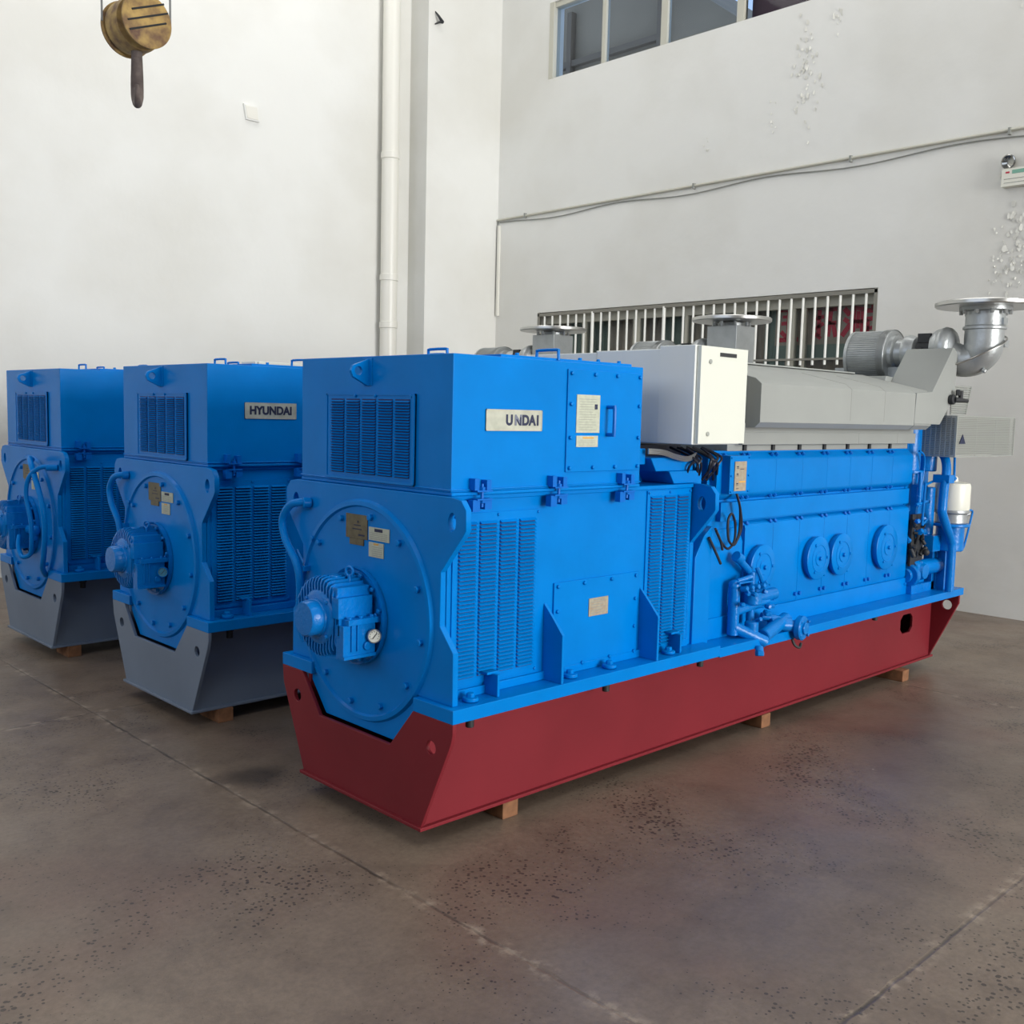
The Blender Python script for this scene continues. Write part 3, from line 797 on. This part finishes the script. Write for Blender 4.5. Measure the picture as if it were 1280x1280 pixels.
    P('drain_hook', 'ovh', lambda b: b.tube([(2.20, .0, .50), (2.21, -.01, .47), (2.24, -.02, .455), (2.27, -.01, .47)], .007, 8, 4), 'dark', parent=vg)
    # ---- free end: pumps, pipes, oil filter
    def f(b):
        b.box(3.775, 4.02, .22, .9, .545, 1.44); b.box(3.78, 4.10, .17, .85, .92, 1.58); b.cyl((4.05, .15, .9), (4.05, .15, 1.2), .05); b.cyl((4.02, .15, 1.30), (4.02, .15, 1.56), .06); b.cyl((3.86, .14, .70), (4.15, .10, .70), .05); b.box(3.84, 3.98, .12, .2, 1.0, 1.22)
        b.cyl((3.86, .20, 1.30), (3.86, .20, 1.60), .075, seg=28); b.cyl((3.86, .20, 1.29), (3.86, .20, 1.31), .10, seg=28)
        b.cyl((4.0, .24, 1.28), (4.0, .24, 1.60), .055); b.cyl((3.88, .2, 1.05), (3.88, .2, 1.30), .06)
        b.cyl((3.78, .14, .66), (4.1, .14, .68), .045); b.cyl((3.80, .13, .66), (3.84, .13, .66), .07)
        b.lathe((3.92, .13, .68), (0, -1, 0), [(.05, 0), (.06, .02), (.045, .06), (0, .07)], 28)
        b.box(3.80, 4.12, .10, .4, .545, .60); b.cyl((3.95, .2, .6), (3.95, .2, 1.06), .07)
        rr = random.Random(11)
        for k in range(26):
            b.bolt((3.79+rr.random()*.22, .12+rr.random()*.08, .6+rr.random()*.4), (rr.uniform(-1, 1), -1, rr.uniform(-1, 1)), rr.uniform(.012, .028), rr.uniform(.02, .06))
    P('gear_case', 'gear', f, 'blue2')
    def f(b):
        rr = random.Random(21)
        for k in range(12):
            x, z = 3.78+rr.random()*.17, .72+rr.random()*.30
            b.cyl((x, .11, z), (x+rr.uniform(-.04, .04), .09, z+rr.uniform(-.06, .06)), rr.uniform(.006, .016))
        b.sphere((3.93, .08, .80), .022); b.box(3.79, 3.96, .115, .13, .72, 1.04)
    P('fuel_pump_linkage', 'fuell', f, 'dark')
    def f(b):
        b.tube([(3.79, .10, 1.10), (3.88, .09, 1.115), (3.95, .09, 1.115)], .010, 8, 4)
        b.tube([(3.99, .09, 1.24), (3.87, .08, 1.225), (3.86, .08, 1.22), (3.85, .08, 1.0), (3.86, .08, .98), (3.94, .09, 1.01)], .008, 8, 3)
        b.tube([(3.79, .10, 1.43), (3.84, .09, 1.40), (3.87, .10, 1.31), (3.85, .10, 1.22), (3.82, .10, 1.15)], .006, 8, 5)
        b.cyl((3.83, .10, 1.09), (3.83, .10, 1.3), .012)
    P('small_pipes', 'smp', f, 'blue2')
    def f(b):
        b.tube([(4.02, .1, 1.44), (4.03, .05, 1.40), (4.01, .02, 1.32), (3.97, .01, 1.2), (3.94, .0, 1.09), (3.945, .0, 1.05), (4.02, .0, .96), (4.09, .0, .88), (4.115, .0, .82), (4.12, .0, .6), (4.12, .0, .545)], .027, 16, 6)
        b.box(3.96, 4.04, -.02, .08, 1.235, 1.285)
    P('water_pipe', 'wpipe', f, 'blue2')
    fr = P('oil_filter_bracket', 'fbr', lambda b: (b.box(4.08, 4.24, .10, .16, .545, .86), b.cyl((4.17, .04, .80), (4.17, .04, .96), .085, seg=28), b.box(4.15, 4.24, .05, .12, .545, .84), b.box(3.98, 4.2, .06, .12, .80, .9), b.cyl((4.17, .04, .955), (4.17, .04, .975), .115, seg=28)), 'blue2', .002)
    P('filter_clamp', 'fcl', lambda b: (b.cyl((4.17, .04, .975), (4.17, .04, 1.04), .095, seg=28), b.cyl((4.17, .04, 1.04), (4.17, .04, 1.065), .107, seg=28), b.cyl((4.17, .04, 1.0), (4.30, -.02, 1.03), .012)), 'silver', parent=fr)
    P('oil_filter', 'ofl', lambda b: (b.lathe((4.17, .04, 1.06), (0, 0, 1), [(0, 0), (.104, 0), (.106, .01), (.106, .15), (.10, .168), (.06, .178), (.03, .18), (.028, .20), (.02, .21), (0, .212)], 40)), 'white', parent=fr, label='white oil filter canister')
    P('filter_drain_pipe', 'fdp', lambda b: b.tube([(4.24, -.03, 1.055), (4.32, -.03, 1.05), (4.31, -.03, 1.0), (4.23, -.03, .83), (4.20, -.02, .80)], .007, 8, 3), 'blue2', parent=fr)
    P('filter_vent_pipe', 'fvp', lambda b: b.tube([(4.07, .0, 1.40), (4.08, .0, 1.30), (4.09, .0, 1.255), (4.13, .01, 1.26)], .008, 8, 4), 'blue2', parent=fr)
    return root

lab = {'a': 'nearest blue generating set on the dark red skid, with the nameplate worn to UNDAI',
       'b': 'middle blue generating set on a grey skid, with the intact HYUNDAI nameplate',
       'c': 'farthest blue generating set on a grey skid, leftmost, with looped hoses on its end'}
SETS = (('a', 0, 0, 'red'), ('b', .03, 1.8436, 'skidgrey'), ('c', 0, 3.6456, 'skidgrey'))
for l, dx, dy, sm in SETS:
    tag(genset((dx, dy, 0), sm, l), lab[l], 'generator', 'marine generating sets in a row')

# ------------------------------------------------------------------ wooden packing blocks
def block(x, y, ln, lb):
    o = part('wood_block', None, None, lambda b: b.box(-.042, .042, 0, ln, 0, .07), 'wood', .003)
    o.location = (x, y, 0); tag(o, lb, 'wood block', 'wooden blocks under the skids')
block(.455, .165, .2, 'small wooden block under the red skid, closest to its front corner')
block(2.29, .15, .2, 'small wooden block under the middle of the red skid')
block(3.80, .10, .25, 'small wooden block under the far end of the red skid')
block(.20, 1.99, .2, 'wooden block under the front corner of the middle grey skid')
block(.13, 3.80, .2, 'wooden block under the front corner of the farthest grey skid')

# ------------------------------------------------------------------ the hall
XW, YP, YL, HT = 6.484, 6.80, 7.12, 8.0
XB, YN = -9.0, -18.0
struct('floor', lambda b: b.box(XB, XW+.3, YN-3, YL+.3, -.1, 0), 'floor')
struct('ceiling', lambda b: b.box(XB, XW+.3, YN, YL+.3, HT, HT+.1), 'drabceil')
struct('wall_left', lambda b: b.box(XB, XW+.3, YL, YL+.3, 0, HT), 'wall')
struct('wall_pillar', lambda b: b.box(5.335, XW, YP, YL, 0, HT), 'wall')
struct('wall_rear', lambda b: (b.box(XB-.2, XB, YN, YL+.3, 0, 3.6), b.box(XB-.2, XB, YN, YL+.3, 7.4, HT), b.box(XB-.2, XB, YN, -6, 3.6, 7.4), b.box(XB-.2, XB, 5.5, YL+.3, 3.6, 7.4)), 'drabwall')  # high opening invented for the added fill lamp in it
LW = (1.775, 6.066, 1.95, 2.80)     # lower window y0 y1 z0 z1
UW = (.2, 5.99, 5.485, 6.34)
def f(b):
    x0, x1 = XW, XW+.24
    b.box(x0, x1, YN, YL, 0, LW[2]); b.box(x0, x1, YN, LW[0], LW[2], LW[3]); b.box(x0, x1, LW[1], YL, LW[2], LW[3])
    b.box(x0, x1, YN, YL, LW[3], UW[2]); b.box(x0, x1, YN, UW[0], UW[2], UW[3]); b.box(x0, x1, UW[1], YL, UW[2], UW[3])
    b.box(x0, x1, YN, YL, UW[3], HT)
struct('wall_right', f, 'wall')
# daylight side: a wall with a large open gateway
GX0, GX1, GZ = -.6, 6.4, 6.6
def f(b):
    b.box(XB, GX0, YN-.2, YN, 0, HT); b.box(GX1, XW+.3, YN-.2, YN, 0, HT); b.box(GX0, GX1, YN-.2, YN, GZ, HT)
struct('wall_gate', f, 'wall')
struct('ground', lambda b: b.box(XB-10, XW+14, YN-25, YN-3, -.12, -.02), 'floor')

# peeling paint flakes on the window wall
def f(b):
    rr = random.Random(9)
    def cluster(y, z, sy, sz, n, s):
        for k in range(n):
            cy, cz = rr.gauss(y, sy), rr.gauss(z, sz); r = s*rr.uniform(.3, .9)
            m = rr.randint(5, 7); ph = rr.random()*6; lift = rr.uniform(.002, .009)
            tiltdir = rr.random()*6
            vs = []
            for j in range(m):
                a = ph+2*PI*j/m; rj = r*rr.uniform(.5, 1.2)
                d = lift*(.5+.5*math.cos(a-tiltdir))
                vs.append(b.bm.verts.new((XW-.003-d, cy+rj*math.cos(a)*.6, cz+rj*math.sin(a))))
            vb = [b.bm.verts.new((v.co.x+.0015, v.co.y, v.co.z)) for v in vs]
            b.face(vs); b.face(vb[::-1])
            for j in range(m): b.face([vs[j], vs[(j+1) % m], vb[(j+1) % m], vb[j]])
    cluster(2.60, 4.85, .07, .28, 60, .035); cluster(2.30, 5.25, .03, .06, 10, .03)
    cluster(.62, 3.15, .05, .25, 45, .04); cluster(.55, 2.85, .12, .08, 45, .025); cluster(.50, 3.28, .05, .03, 10, .025)
    cluster(.75, 3.0, .03, .2, 20, .02); cluster(2.95, 4.5, .05, .1, 8, .02); cluster(.5, 5.0, .1, .1, 10, .03)
    cluster(3.7, 4.35, .03, .06, 6, .02)
o = part('peeling_paint', None, None, f, 'flake'); tag(o, 'curling flakes of white paint on the window wall', 'peeling paint'); o['kind'] = 'stuff'

# ------------------------------------------------------------------ windows
def f(b):
    y0, y1, z0, z1 = UW; x = XW+.03
    b.box(x-.035, x+.08, y1-.07, y1, z0, z1); b.box(x-.01, x+.08, y0, y1, z1-.06, z1); b.box(x, x+.08, y0, y1, z0, z0+.012)
    b.box(x-.03, x+.1, y0, y0+.06, z0, z1)
    for y, w in ((5.17, .055), (4.33, .085), (3.385, .085), (2.4, .06), (1.4, .06)): b.box(x-.007, x+.06, y-w/2, y+w/2, z0+.003, z1-.01)
w = struct('window_1', f, 'frame', .003)
part('window_pane', w, None, lambda b: b.box(XW+.055, XW+.06, UW[0]+.02, UW[1]-.03, UW[2]+.005, UW[3]-.03), 'glass')
def f(b):
    y0, y1, z0, z1 = LW; x = XW+.10
    b.m(0)
    b.box(x-.002, x+.072, y0, y0+.06, z0, z1); b.box(x-.002, x+.072, y1-.06, y1, z0, z1)
    b.box(x, x+.07, y0, y1, z1-.13, z1); b.box(x, x+.07, y0, y1, z0, z0+.07)
    for y, w_ in ((5.40, .07), (4.62, .10), (3.95, .04), (3.30, .12), (2.70, .08), (2.56, .03)): b.box(x+.003, x+.06, y-w_/2, y+w_/2, z0+.01, z1-.01)
w = struct('window_2', f, 'frame', .003)
part('window_pane', w, None, lambda b: b.box(XW+.125, XW+.130, LW[0]+.02, LW[1]-.02, LW[2]+.02, LW[3]-.02), 'glass')
# security bars
g = empty('window_grille', (XW+.02, 3.9, LW[2]))
tag(g, 'white steel security bars across the low window behind the sets', 'window bars')
def gl(n, fn, m, bevel=0):
    o = part(n, g, None, fn, m, bevel); o.matrix_parent_inverse = Matrix.Translation(-g.location); return o
def f(b):
    x = XW
    b.box(x-.002, x+.035, LW[0], LW[1], LW[3]-.045, LW[3]-.01); b.box(x-.002, x+.03, LW[0], LW[1], 2.165, 2.185)
    b.box(x-.002, x+.035, LW[0]+.002, LW[0]+.035, LW[2], LW[3]); b.box(x-.002, x+.035, LW[1]-.03, LW[1]-.002, LW[2], LW[3])
gl('grille_frame', f, 'frame2', .002)
for k in range(33):
    y = 5.955-(5.955-1.889)*k/32
    gl('vertical_bar', (lambda y: lambda b: b.cyl((XW+.012, y, 2.12), (XW+.012, y, LW[3]-.03), .0125 if (k not in (6, 14)) else .019, seg=10))(y), 'bar')
# what hangs behind the low window
def f(b):
    n = 260; y0, y1 = 1.3, 6.5
    pts = []
    rr = random.Random(2)
    for k in range(n+1):
        y = y0+(y1-y0)*k/n; pts.append((XW+.30+.02*math.sin(k*1.1)+.008*rr.random(), y))
    for a, c in zip(pts, pts[1:]):
        b.m(1 if (4.0 < a[1] < 4.4 or 3.3 < a[1] < 3.75 or 5.2 < a[1] < 5.8 or 2.85 < a[1] < 3.1) else 0)
        v = [b.bm.verts.new(q) for q in ((a[0], a[1], 1.8), (c[0], c[1], 1.8), (c[0], c[1], 3.0), (a[0], a[1], 3.0))]
        b.face(v)
        v = [b.bm.verts.new((q.co.x+.01, q.co.y, q.co.z)) for q in v]; b.face(v[::-1])
o = part('curtain', None, None, f, ['curtain', 'green']); tag(o, 'brown and green-grey curtain behind the barred low window', 'curtain')
bn = part('banner', None, None, lambda b: b.box(XW+.235, XW+.242, 1.79, 2.95, 2.33, 2.74), 'curtain')
tag(bn, 'brown banner with red characters behind the barred window, at its right end', 'banner')
def glyph(y, z, w, h, strokes):
    def g(b):
        for s_, t, u, v, th in strokes:
            p0 = Vector((XW+.232, y+w/2-w*s_, z-h/2+h*t)); p1 = Vector((XW+.232, y+w/2-w*u, z-h/2+h*v))
            d = (p1-p0).normalized(); n = Vector((0, -d.z, d.y))*th*1.5
            q = [p0+n, p1+n, p1-n, p0-n]
            A = [b.bm.verts.new(k) for k in q]; D = [b.bm.verts.new(k+Vector((.003, 0, 0))) for k in q]
            b.face(A); b.face(D[::-1])
            for i in range(4): b.face([A[i], A[(i+1) % 4], D[(i+1) % 4], D[i]])
    return g
S1 = [(.1, .95, .9, .95, .012), (.5, .95, .5, .05, .016), (.15, .55, .85, .55, .012), (.05, .05, .95, .05, .014), (.2, .75, .8, .75, .01), (.15, .3, .45, .1, .014)]
S2 = [(.2, .9, .2, .1, .014), (.05, .65, .4, .7, .012), (.05, .35, .4, .5, .012), (.5, .9, .95, .9, .012), (.7, .95, .6, .1, .016), (.55, .5, .95, .5, .012), (.8, .5, .95, .08, .014), (.05, .2, .3, .05, .012)]
S3 = [(.1, .9, .35, .7, .016), (.1, .6, .3, .5, .014), (.05, .1, .4, .45, .016), (.5, .95, .5, .1, .016), (.5, .9, .95, .85, .012), (.9, .85, .9, .1, .016), (.5, .5, .9, .5, .012), (.7, .8, .7, .3, .012)]
S4 = [(.5, 1, .5, .8, .018), (.1, .8, .9, .8, .014), (.2, .55, .8, .6, .014), (.25, .55, .25, .05, .016), (.8, .58, .8, .05, .016), (.25, .3, .8, .3, .012), (.25, .05, .8, .05, .014)]
for i, (y, s_) in enumerate(((2.80, S1), (2.40, S2), (2.12, S3), (1.92, S4))):
    part('lettering', bn, None, glyph(y, 2.53, .24, .32, s_), 'redink')
part('banner_backing', bn, None, lambda b: b.box(XW+.235, XW+.242, 1.80, 2.93, 2.2, 2.33), 'green')
struct('wall_outer_room', lambda b: (b.box(XW+1.2, XW+1.3, .8, YL, 1.2, 3.4), b.box(XW+.24, XW+1.3, .8, YL, 3.3, 3.4), b.box(XW+.24, XW+1.3, .8, YL, 1.2, 1.3)), 'outwall')
# outside the high window
o = part('maroon_blind', None, None, lambda b: b.box(XW+.16, XW+.18, .22, 3.34, UW[2]-.0, UW[3]), 'maroon', .002)
tag(o, 'dark maroon blind behind the right panes of the high window', 'blind')
OUTX = 14.0
bd = empty('building', (OUTX, 8, 0)); tag(bd, 'slate grey gabled building seen through the high window', 'building')
def f(b):
    b.prism('x', [(OY, Z) for OY, Z in GABLE], OUTX, OUTX+6)
GABLE = [(7.3, -1), (7.3, 7.975), (9.187, 9.375), (12, 11.46), (20, 17.4), (24, 14), (24, -1)]
o = part('outer_wall', bd, None, f, 'outwall'); o.matrix_parent_inverse = Matrix.Translation(-bd.location)
def f(b):
    for y in (9.0, 11.4, 13.6):
        b.box(OUTX-.06, OUTX, y-.5, y+.5, 7.2, 8.6)
    for z in (8.9, 7.0): b.box(OUTX-.12, OUTX, 10.2, 20, z, z+.12)
    for y in (10.2, 12.6): b.box(OUTX-.15, OUTX, y, y+.12, 0, 10)
o = part('facade_trim', bd, None, f, 'outtrim'); o.matrix_parent_inverse = Matrix.Translation(-bd.location)

# ------------------------------------------------------------------ things on the walls
def thing(name, loc, label, cat):
    o = empty(name, loc); tag(o, label, cat); return o
def sub(parent, name, fn, m, bevel=0, label=None):
    o = part(name, parent, None, fn, m, bevel, label); o.matrix_parent_inverse = Matrix.Translation(-parent.location); return o
dp = thing('downpipe', (4.965, 7.0, 0), 'tall white plastic downpipe beside the corner pillar', 'pipe')
sub(dp, 'pipe', lambda b: b.cyl((4.965, 7.0, 0), (4.965, 7.0, HT), .098, seg=36), 'pvc')
for z in (4.53, 3.16, 2.62):
    sub(dp, 'pipe_collar', (lambda z: lambda b: (b.lathe((4.965, 7.0, z), (0, 0, -1), [(.098, 0), (.107, .004), (.107, .07), (.098, .075)], 36), b.box(4.95, 4.98, 7.05, 7.12, z-.04, z-.02)))(z), 'pvc')
cd = thing('wall_conduit', (XW, 3, 3.95), 'thin grey conduit and cable running along the window wall to the corner', 'conduit')
sub(cd, 'conduit_pipe', lambda b: b.cyl((XW-.018, YP-.01, 3.965), (XW-.018, -4, 3.985), .013, seg=10), 'frame')
def f(b):
    pts = []
    for k in range(40):
        y = YP-.05-k*.27; pts.append((XW-.012, y, 3.915+.022*math.cos(k*.9)))
    b.tube(pts, .006, 6, 2)
    b.tube([(XW-.012, YP-.02, 3.93), (XW-.014, YP-.016, 3.9), (XW-.014, YP-.016, 3.3), (XW-.014, YP-.016, 3.0)], .007, 6, 2)
sub(cd, 'cable', f, 'inkgrey')
sub(cd, 'corner_trunking', lambda b: b.box(XW-.03, XW, YP-.055, YP-.025, 2.80, 3.90), 'pvc')
for y in (6.3, 3.83, 2.1, .72):
    sub(cd, 'pipe_clip', (lambda y: lambda b: b.box(XW-.036, XW, y-.01, y+.01, 3.94, 3.995))(y), 'inkgrey')
el = thing('emergency_light', (XW, .6, 3.5), 'white emergency lamp unit on the window wall at the right edge', 'emergency light')
sub(el, 'body', lambda b: (b.box(XW-.07, XW, .46, .74, 3.52, 3.66), b.m(1), b.box(XW-.0715, XW-.07, .49, .72, 3.545, 3.549), b.box(XW-.0715, XW-.07, .50, .72, 3.575, 3.579), b.m(2), b.box(XW-.0715, XW-.07, .68, .71, 3.622, 3.636), b.m(3), b.box(XW-.0715, XW-.07, .55, .66, 3.615, 3.645)), ['white', 'inkgrey', 'redink', 'greenp'], 0)
for y in (.70, .52):
    sub(el, 'lamp_head', (lambda y: lambda b: (b.lathe((XW-.04, y, 3.72), (-1, .1, -.15), [(0, -.03), (.035, -.025), (.055, 0), (.058, .02), (.05, .022), (.03, .012), (0, .008)], 28), b.cyl((XW-.03, y, 3.66), (XW-.03, y, 3.70), .012)))(y), 'lampgrey')
cp = thing('cover_plate', (3.27, YL, 4.6), 'small pale square box cover high on the left wall', 'cover plate')
sub(cp, 'plate', lambda b: b.prism('y', [(3.16, 4.70), (3.32, 4.70), (3.345, 4.545), (3.19, 4.545)], YL-.025, YL+.004), 'wall', .002)
sub(cp, 'rim', lambda b: b.prism('y', [(3.175, 4.685), (3.31, 4.685), (3.33, 4.56), (3.2, 4.56)], YL-.03, YL-.024), 'pvc', .004)
hk = part('wall_hook', None, None, lambda b: b.tube([(0, 0, .10), (.01, -.04, .05), (.03, -.06, .01), (.07, -.05, -.01), (.03, -.05, -.02), (-.02, -.02, -.05)], lambda t: .006+.012*math.sin(PI*t), 8, 5), 'dark')
hk.location = (5.43, YP, 6.06); tag(hk, 'small dark curved hook near the top of the corner pillar', 'hook')

# ------------------------------------------------------------------ crane hook block
HK = Vector((.43, 3.47, 3.80))
fw = Vector((.43+2.267, 3.47+2.613, 0)).normalized(); rt = Vector((fw.y, -fw.x, 0))
ax = (-fw*.88+rt*.47).normalized()           # sheave axle, towards the viewer and right
rm = thing('crane_hook_block', HK, 'rusty yellow crane hook block hanging over the left floor', 'hook block')
def lw(v): return HK+Vector(v)
u_ = ax.cross(Vector((0, 0, 1))).normalized()
def disc(off, r, slots):
    def g(b):
        c = HK+ax*off+Vector((0, 0, .03))
        b.m(0).lathe(c, ax, [(0, -.012), (r-.01, -.012), (r, -.004), (r, .006), (r-.012, .014), (0, .014)], 44)
        if slots:
            b.m(1)
            for dz, h in ((.075, .10), (.02, .125), (-.035, .115)):
                p0 = c+ax*.0155+u_*(-h)+Vector((0, 0, dz+h*.42)); p1 = c+ax*.0155+u_*h+Vector((0, 0, dz-h*.42))
                b.tube([p0, p1], .006, 6, 0)
    return g
sub(rm, 'side_plate', disc(.12, .155, True), ['yellow', 'dark'])
sub(rm, 'side_plate', disc(-.12, .16, False), ['yellow', 'dark'])
sub(rm, 'sheave', lambda b: (b.lathe(HK+Vector((0, 0, .03)), ax, [(0, -.10), (.14, -.10), (.152, -.085), (.155, .0), (.150, .05), (.12, .062), (.12, .09), (0, .09)], 40)), 'yellow')
def f(b):
    c = HK+Vector((0, 0, .02))
    b.cyl(c-ax*.14, c+ax*.12, .02)
    b.cyl(HK+Vector((0, 0, -.08)), HK+Vector((0, 0, -.16)), .033, .031)
    v2 = fw
    pts = [HK+Vector((0, 0, -.15)), HK+Vector((0, 0, -.24))+v2*.03, HK+Vector((0, 0, -.31))+v2*.075, HK+Vector((0, 0, -.385))+v2*.05, HK+Vector((0, 0, -.42)), HK+Vector((0, 0, -.39))-v2*.055, HK+Vector((0, 0, -.33))-v2*.085]
    b.tube(pts, lambda t: .031+.006*math.sin(PI*min(t*1.5, 1))-(.022*max(0, t-.45)/.55), 14, 6)
sub(rm, 'hook', f, 'rust')
for s, o_ in ((-1, -.12), (1, .12)):
    p = HK+rt*(s*.19)+Vector((0, 0, .03))
    sub(rm, 'wire_rope', (lambda p: lambda b: b.cyl(p, (p.x, p.y, HT), .0065, seg=8))(p), 'rope')

# ------------------------------------------------------------------ light
wd = bpy.data.worlds.new('sky'); bpy.context.scene.world = wd; wd.use_nodes = True
bg = wd.node_tree.nodes['Background']; bg.inputs['Color'].default_value = (.42, .60, .95, 1); bg.inputs['Strength'].default_value = 1.15
def area(name, loc, rot, sx, sy, e, col):
    l = bpy.data.lights.new(name, 'AREA'); l.shape = 'RECTANGLE'; l.size = sx; l.size_y = sy; l.energy = e; l.color = col
    o = bpy.data.objects.new(name, l); C.objects.link(o); o.location = loc; o.rotation_euler = rot; return o
area('gate_daylight', ((GX0+GX1)/2, YN-.05, GZ/2), (PI/2, 0, 0), GX1-GX0, GZ, 3000, (1, .992, .975))
area('overhead_fill', (0, -3.0, HT-.05), (0, 0, 0), 9, 2.5, 160, (1, .99, .97))  # overhead fill; the ceiling above has no opening
area('overhead_fill', (0, 5.6, HT-.05), (0, 0, 0), 10, 1.6, 185, (1, .99, .97))  # added overhead strip that brightens the left wall
area('overhead_fill', (5.2, -2.0, HT-.05), (0, 0, 0), 1.4, 12, 165, (1, .99, .97))  # added overhead strip that brightens the window wall
area('rear_fill', (XB-.05, -.25, 5.5), (0, -PI/2, 0), 3.8, 11.5, 230, (.97, .985, 1))  # added unseen lamp, fills the faces turned to the rear wall

# ------------------------------------------------------------------ camera
cam = bpy.data.cameras.new('camera'); co = bpy.data.objects.new('camera', cam); C.objects.link(co)
F, yaw, pit, rol = 1265.68, math.radians(45.9185), math.radians(-5.5874), math.radians(1.3965)
fwd = Vector((math.cos(yaw)*math.cos(pit), math.sin(yaw)*math.cos(pit), math.sin(pit)))
right = fwd.cross(Vector((0, 0, 1))).normalized(); up = right.cross(fwd)
R_ = right*math.cos(rol)+up*math.sin(rol); U_ = up*math.cos(rol)-right*math.sin(rol)
mw = Matrix((R_, U_, -fwd)).transposed().to_4x4(); mw.translation = Vector((-2.2668, -2.6125, 1.6))
co.matrix_world = mw
cam.sensor_width = 36; cam.sensor_fit = 'HORIZONTAL'; cam.lens = F/1280*36; cam.clip_end = 200
bpy.context.scene.camera = co
vs = bpy.context.scene.view_settings
vs.view_transform = 'Standard'; vs.look = 'None'; vs.exposure = 0.0; vs.gamma = 1.0; vs.use_curve_mapping = False
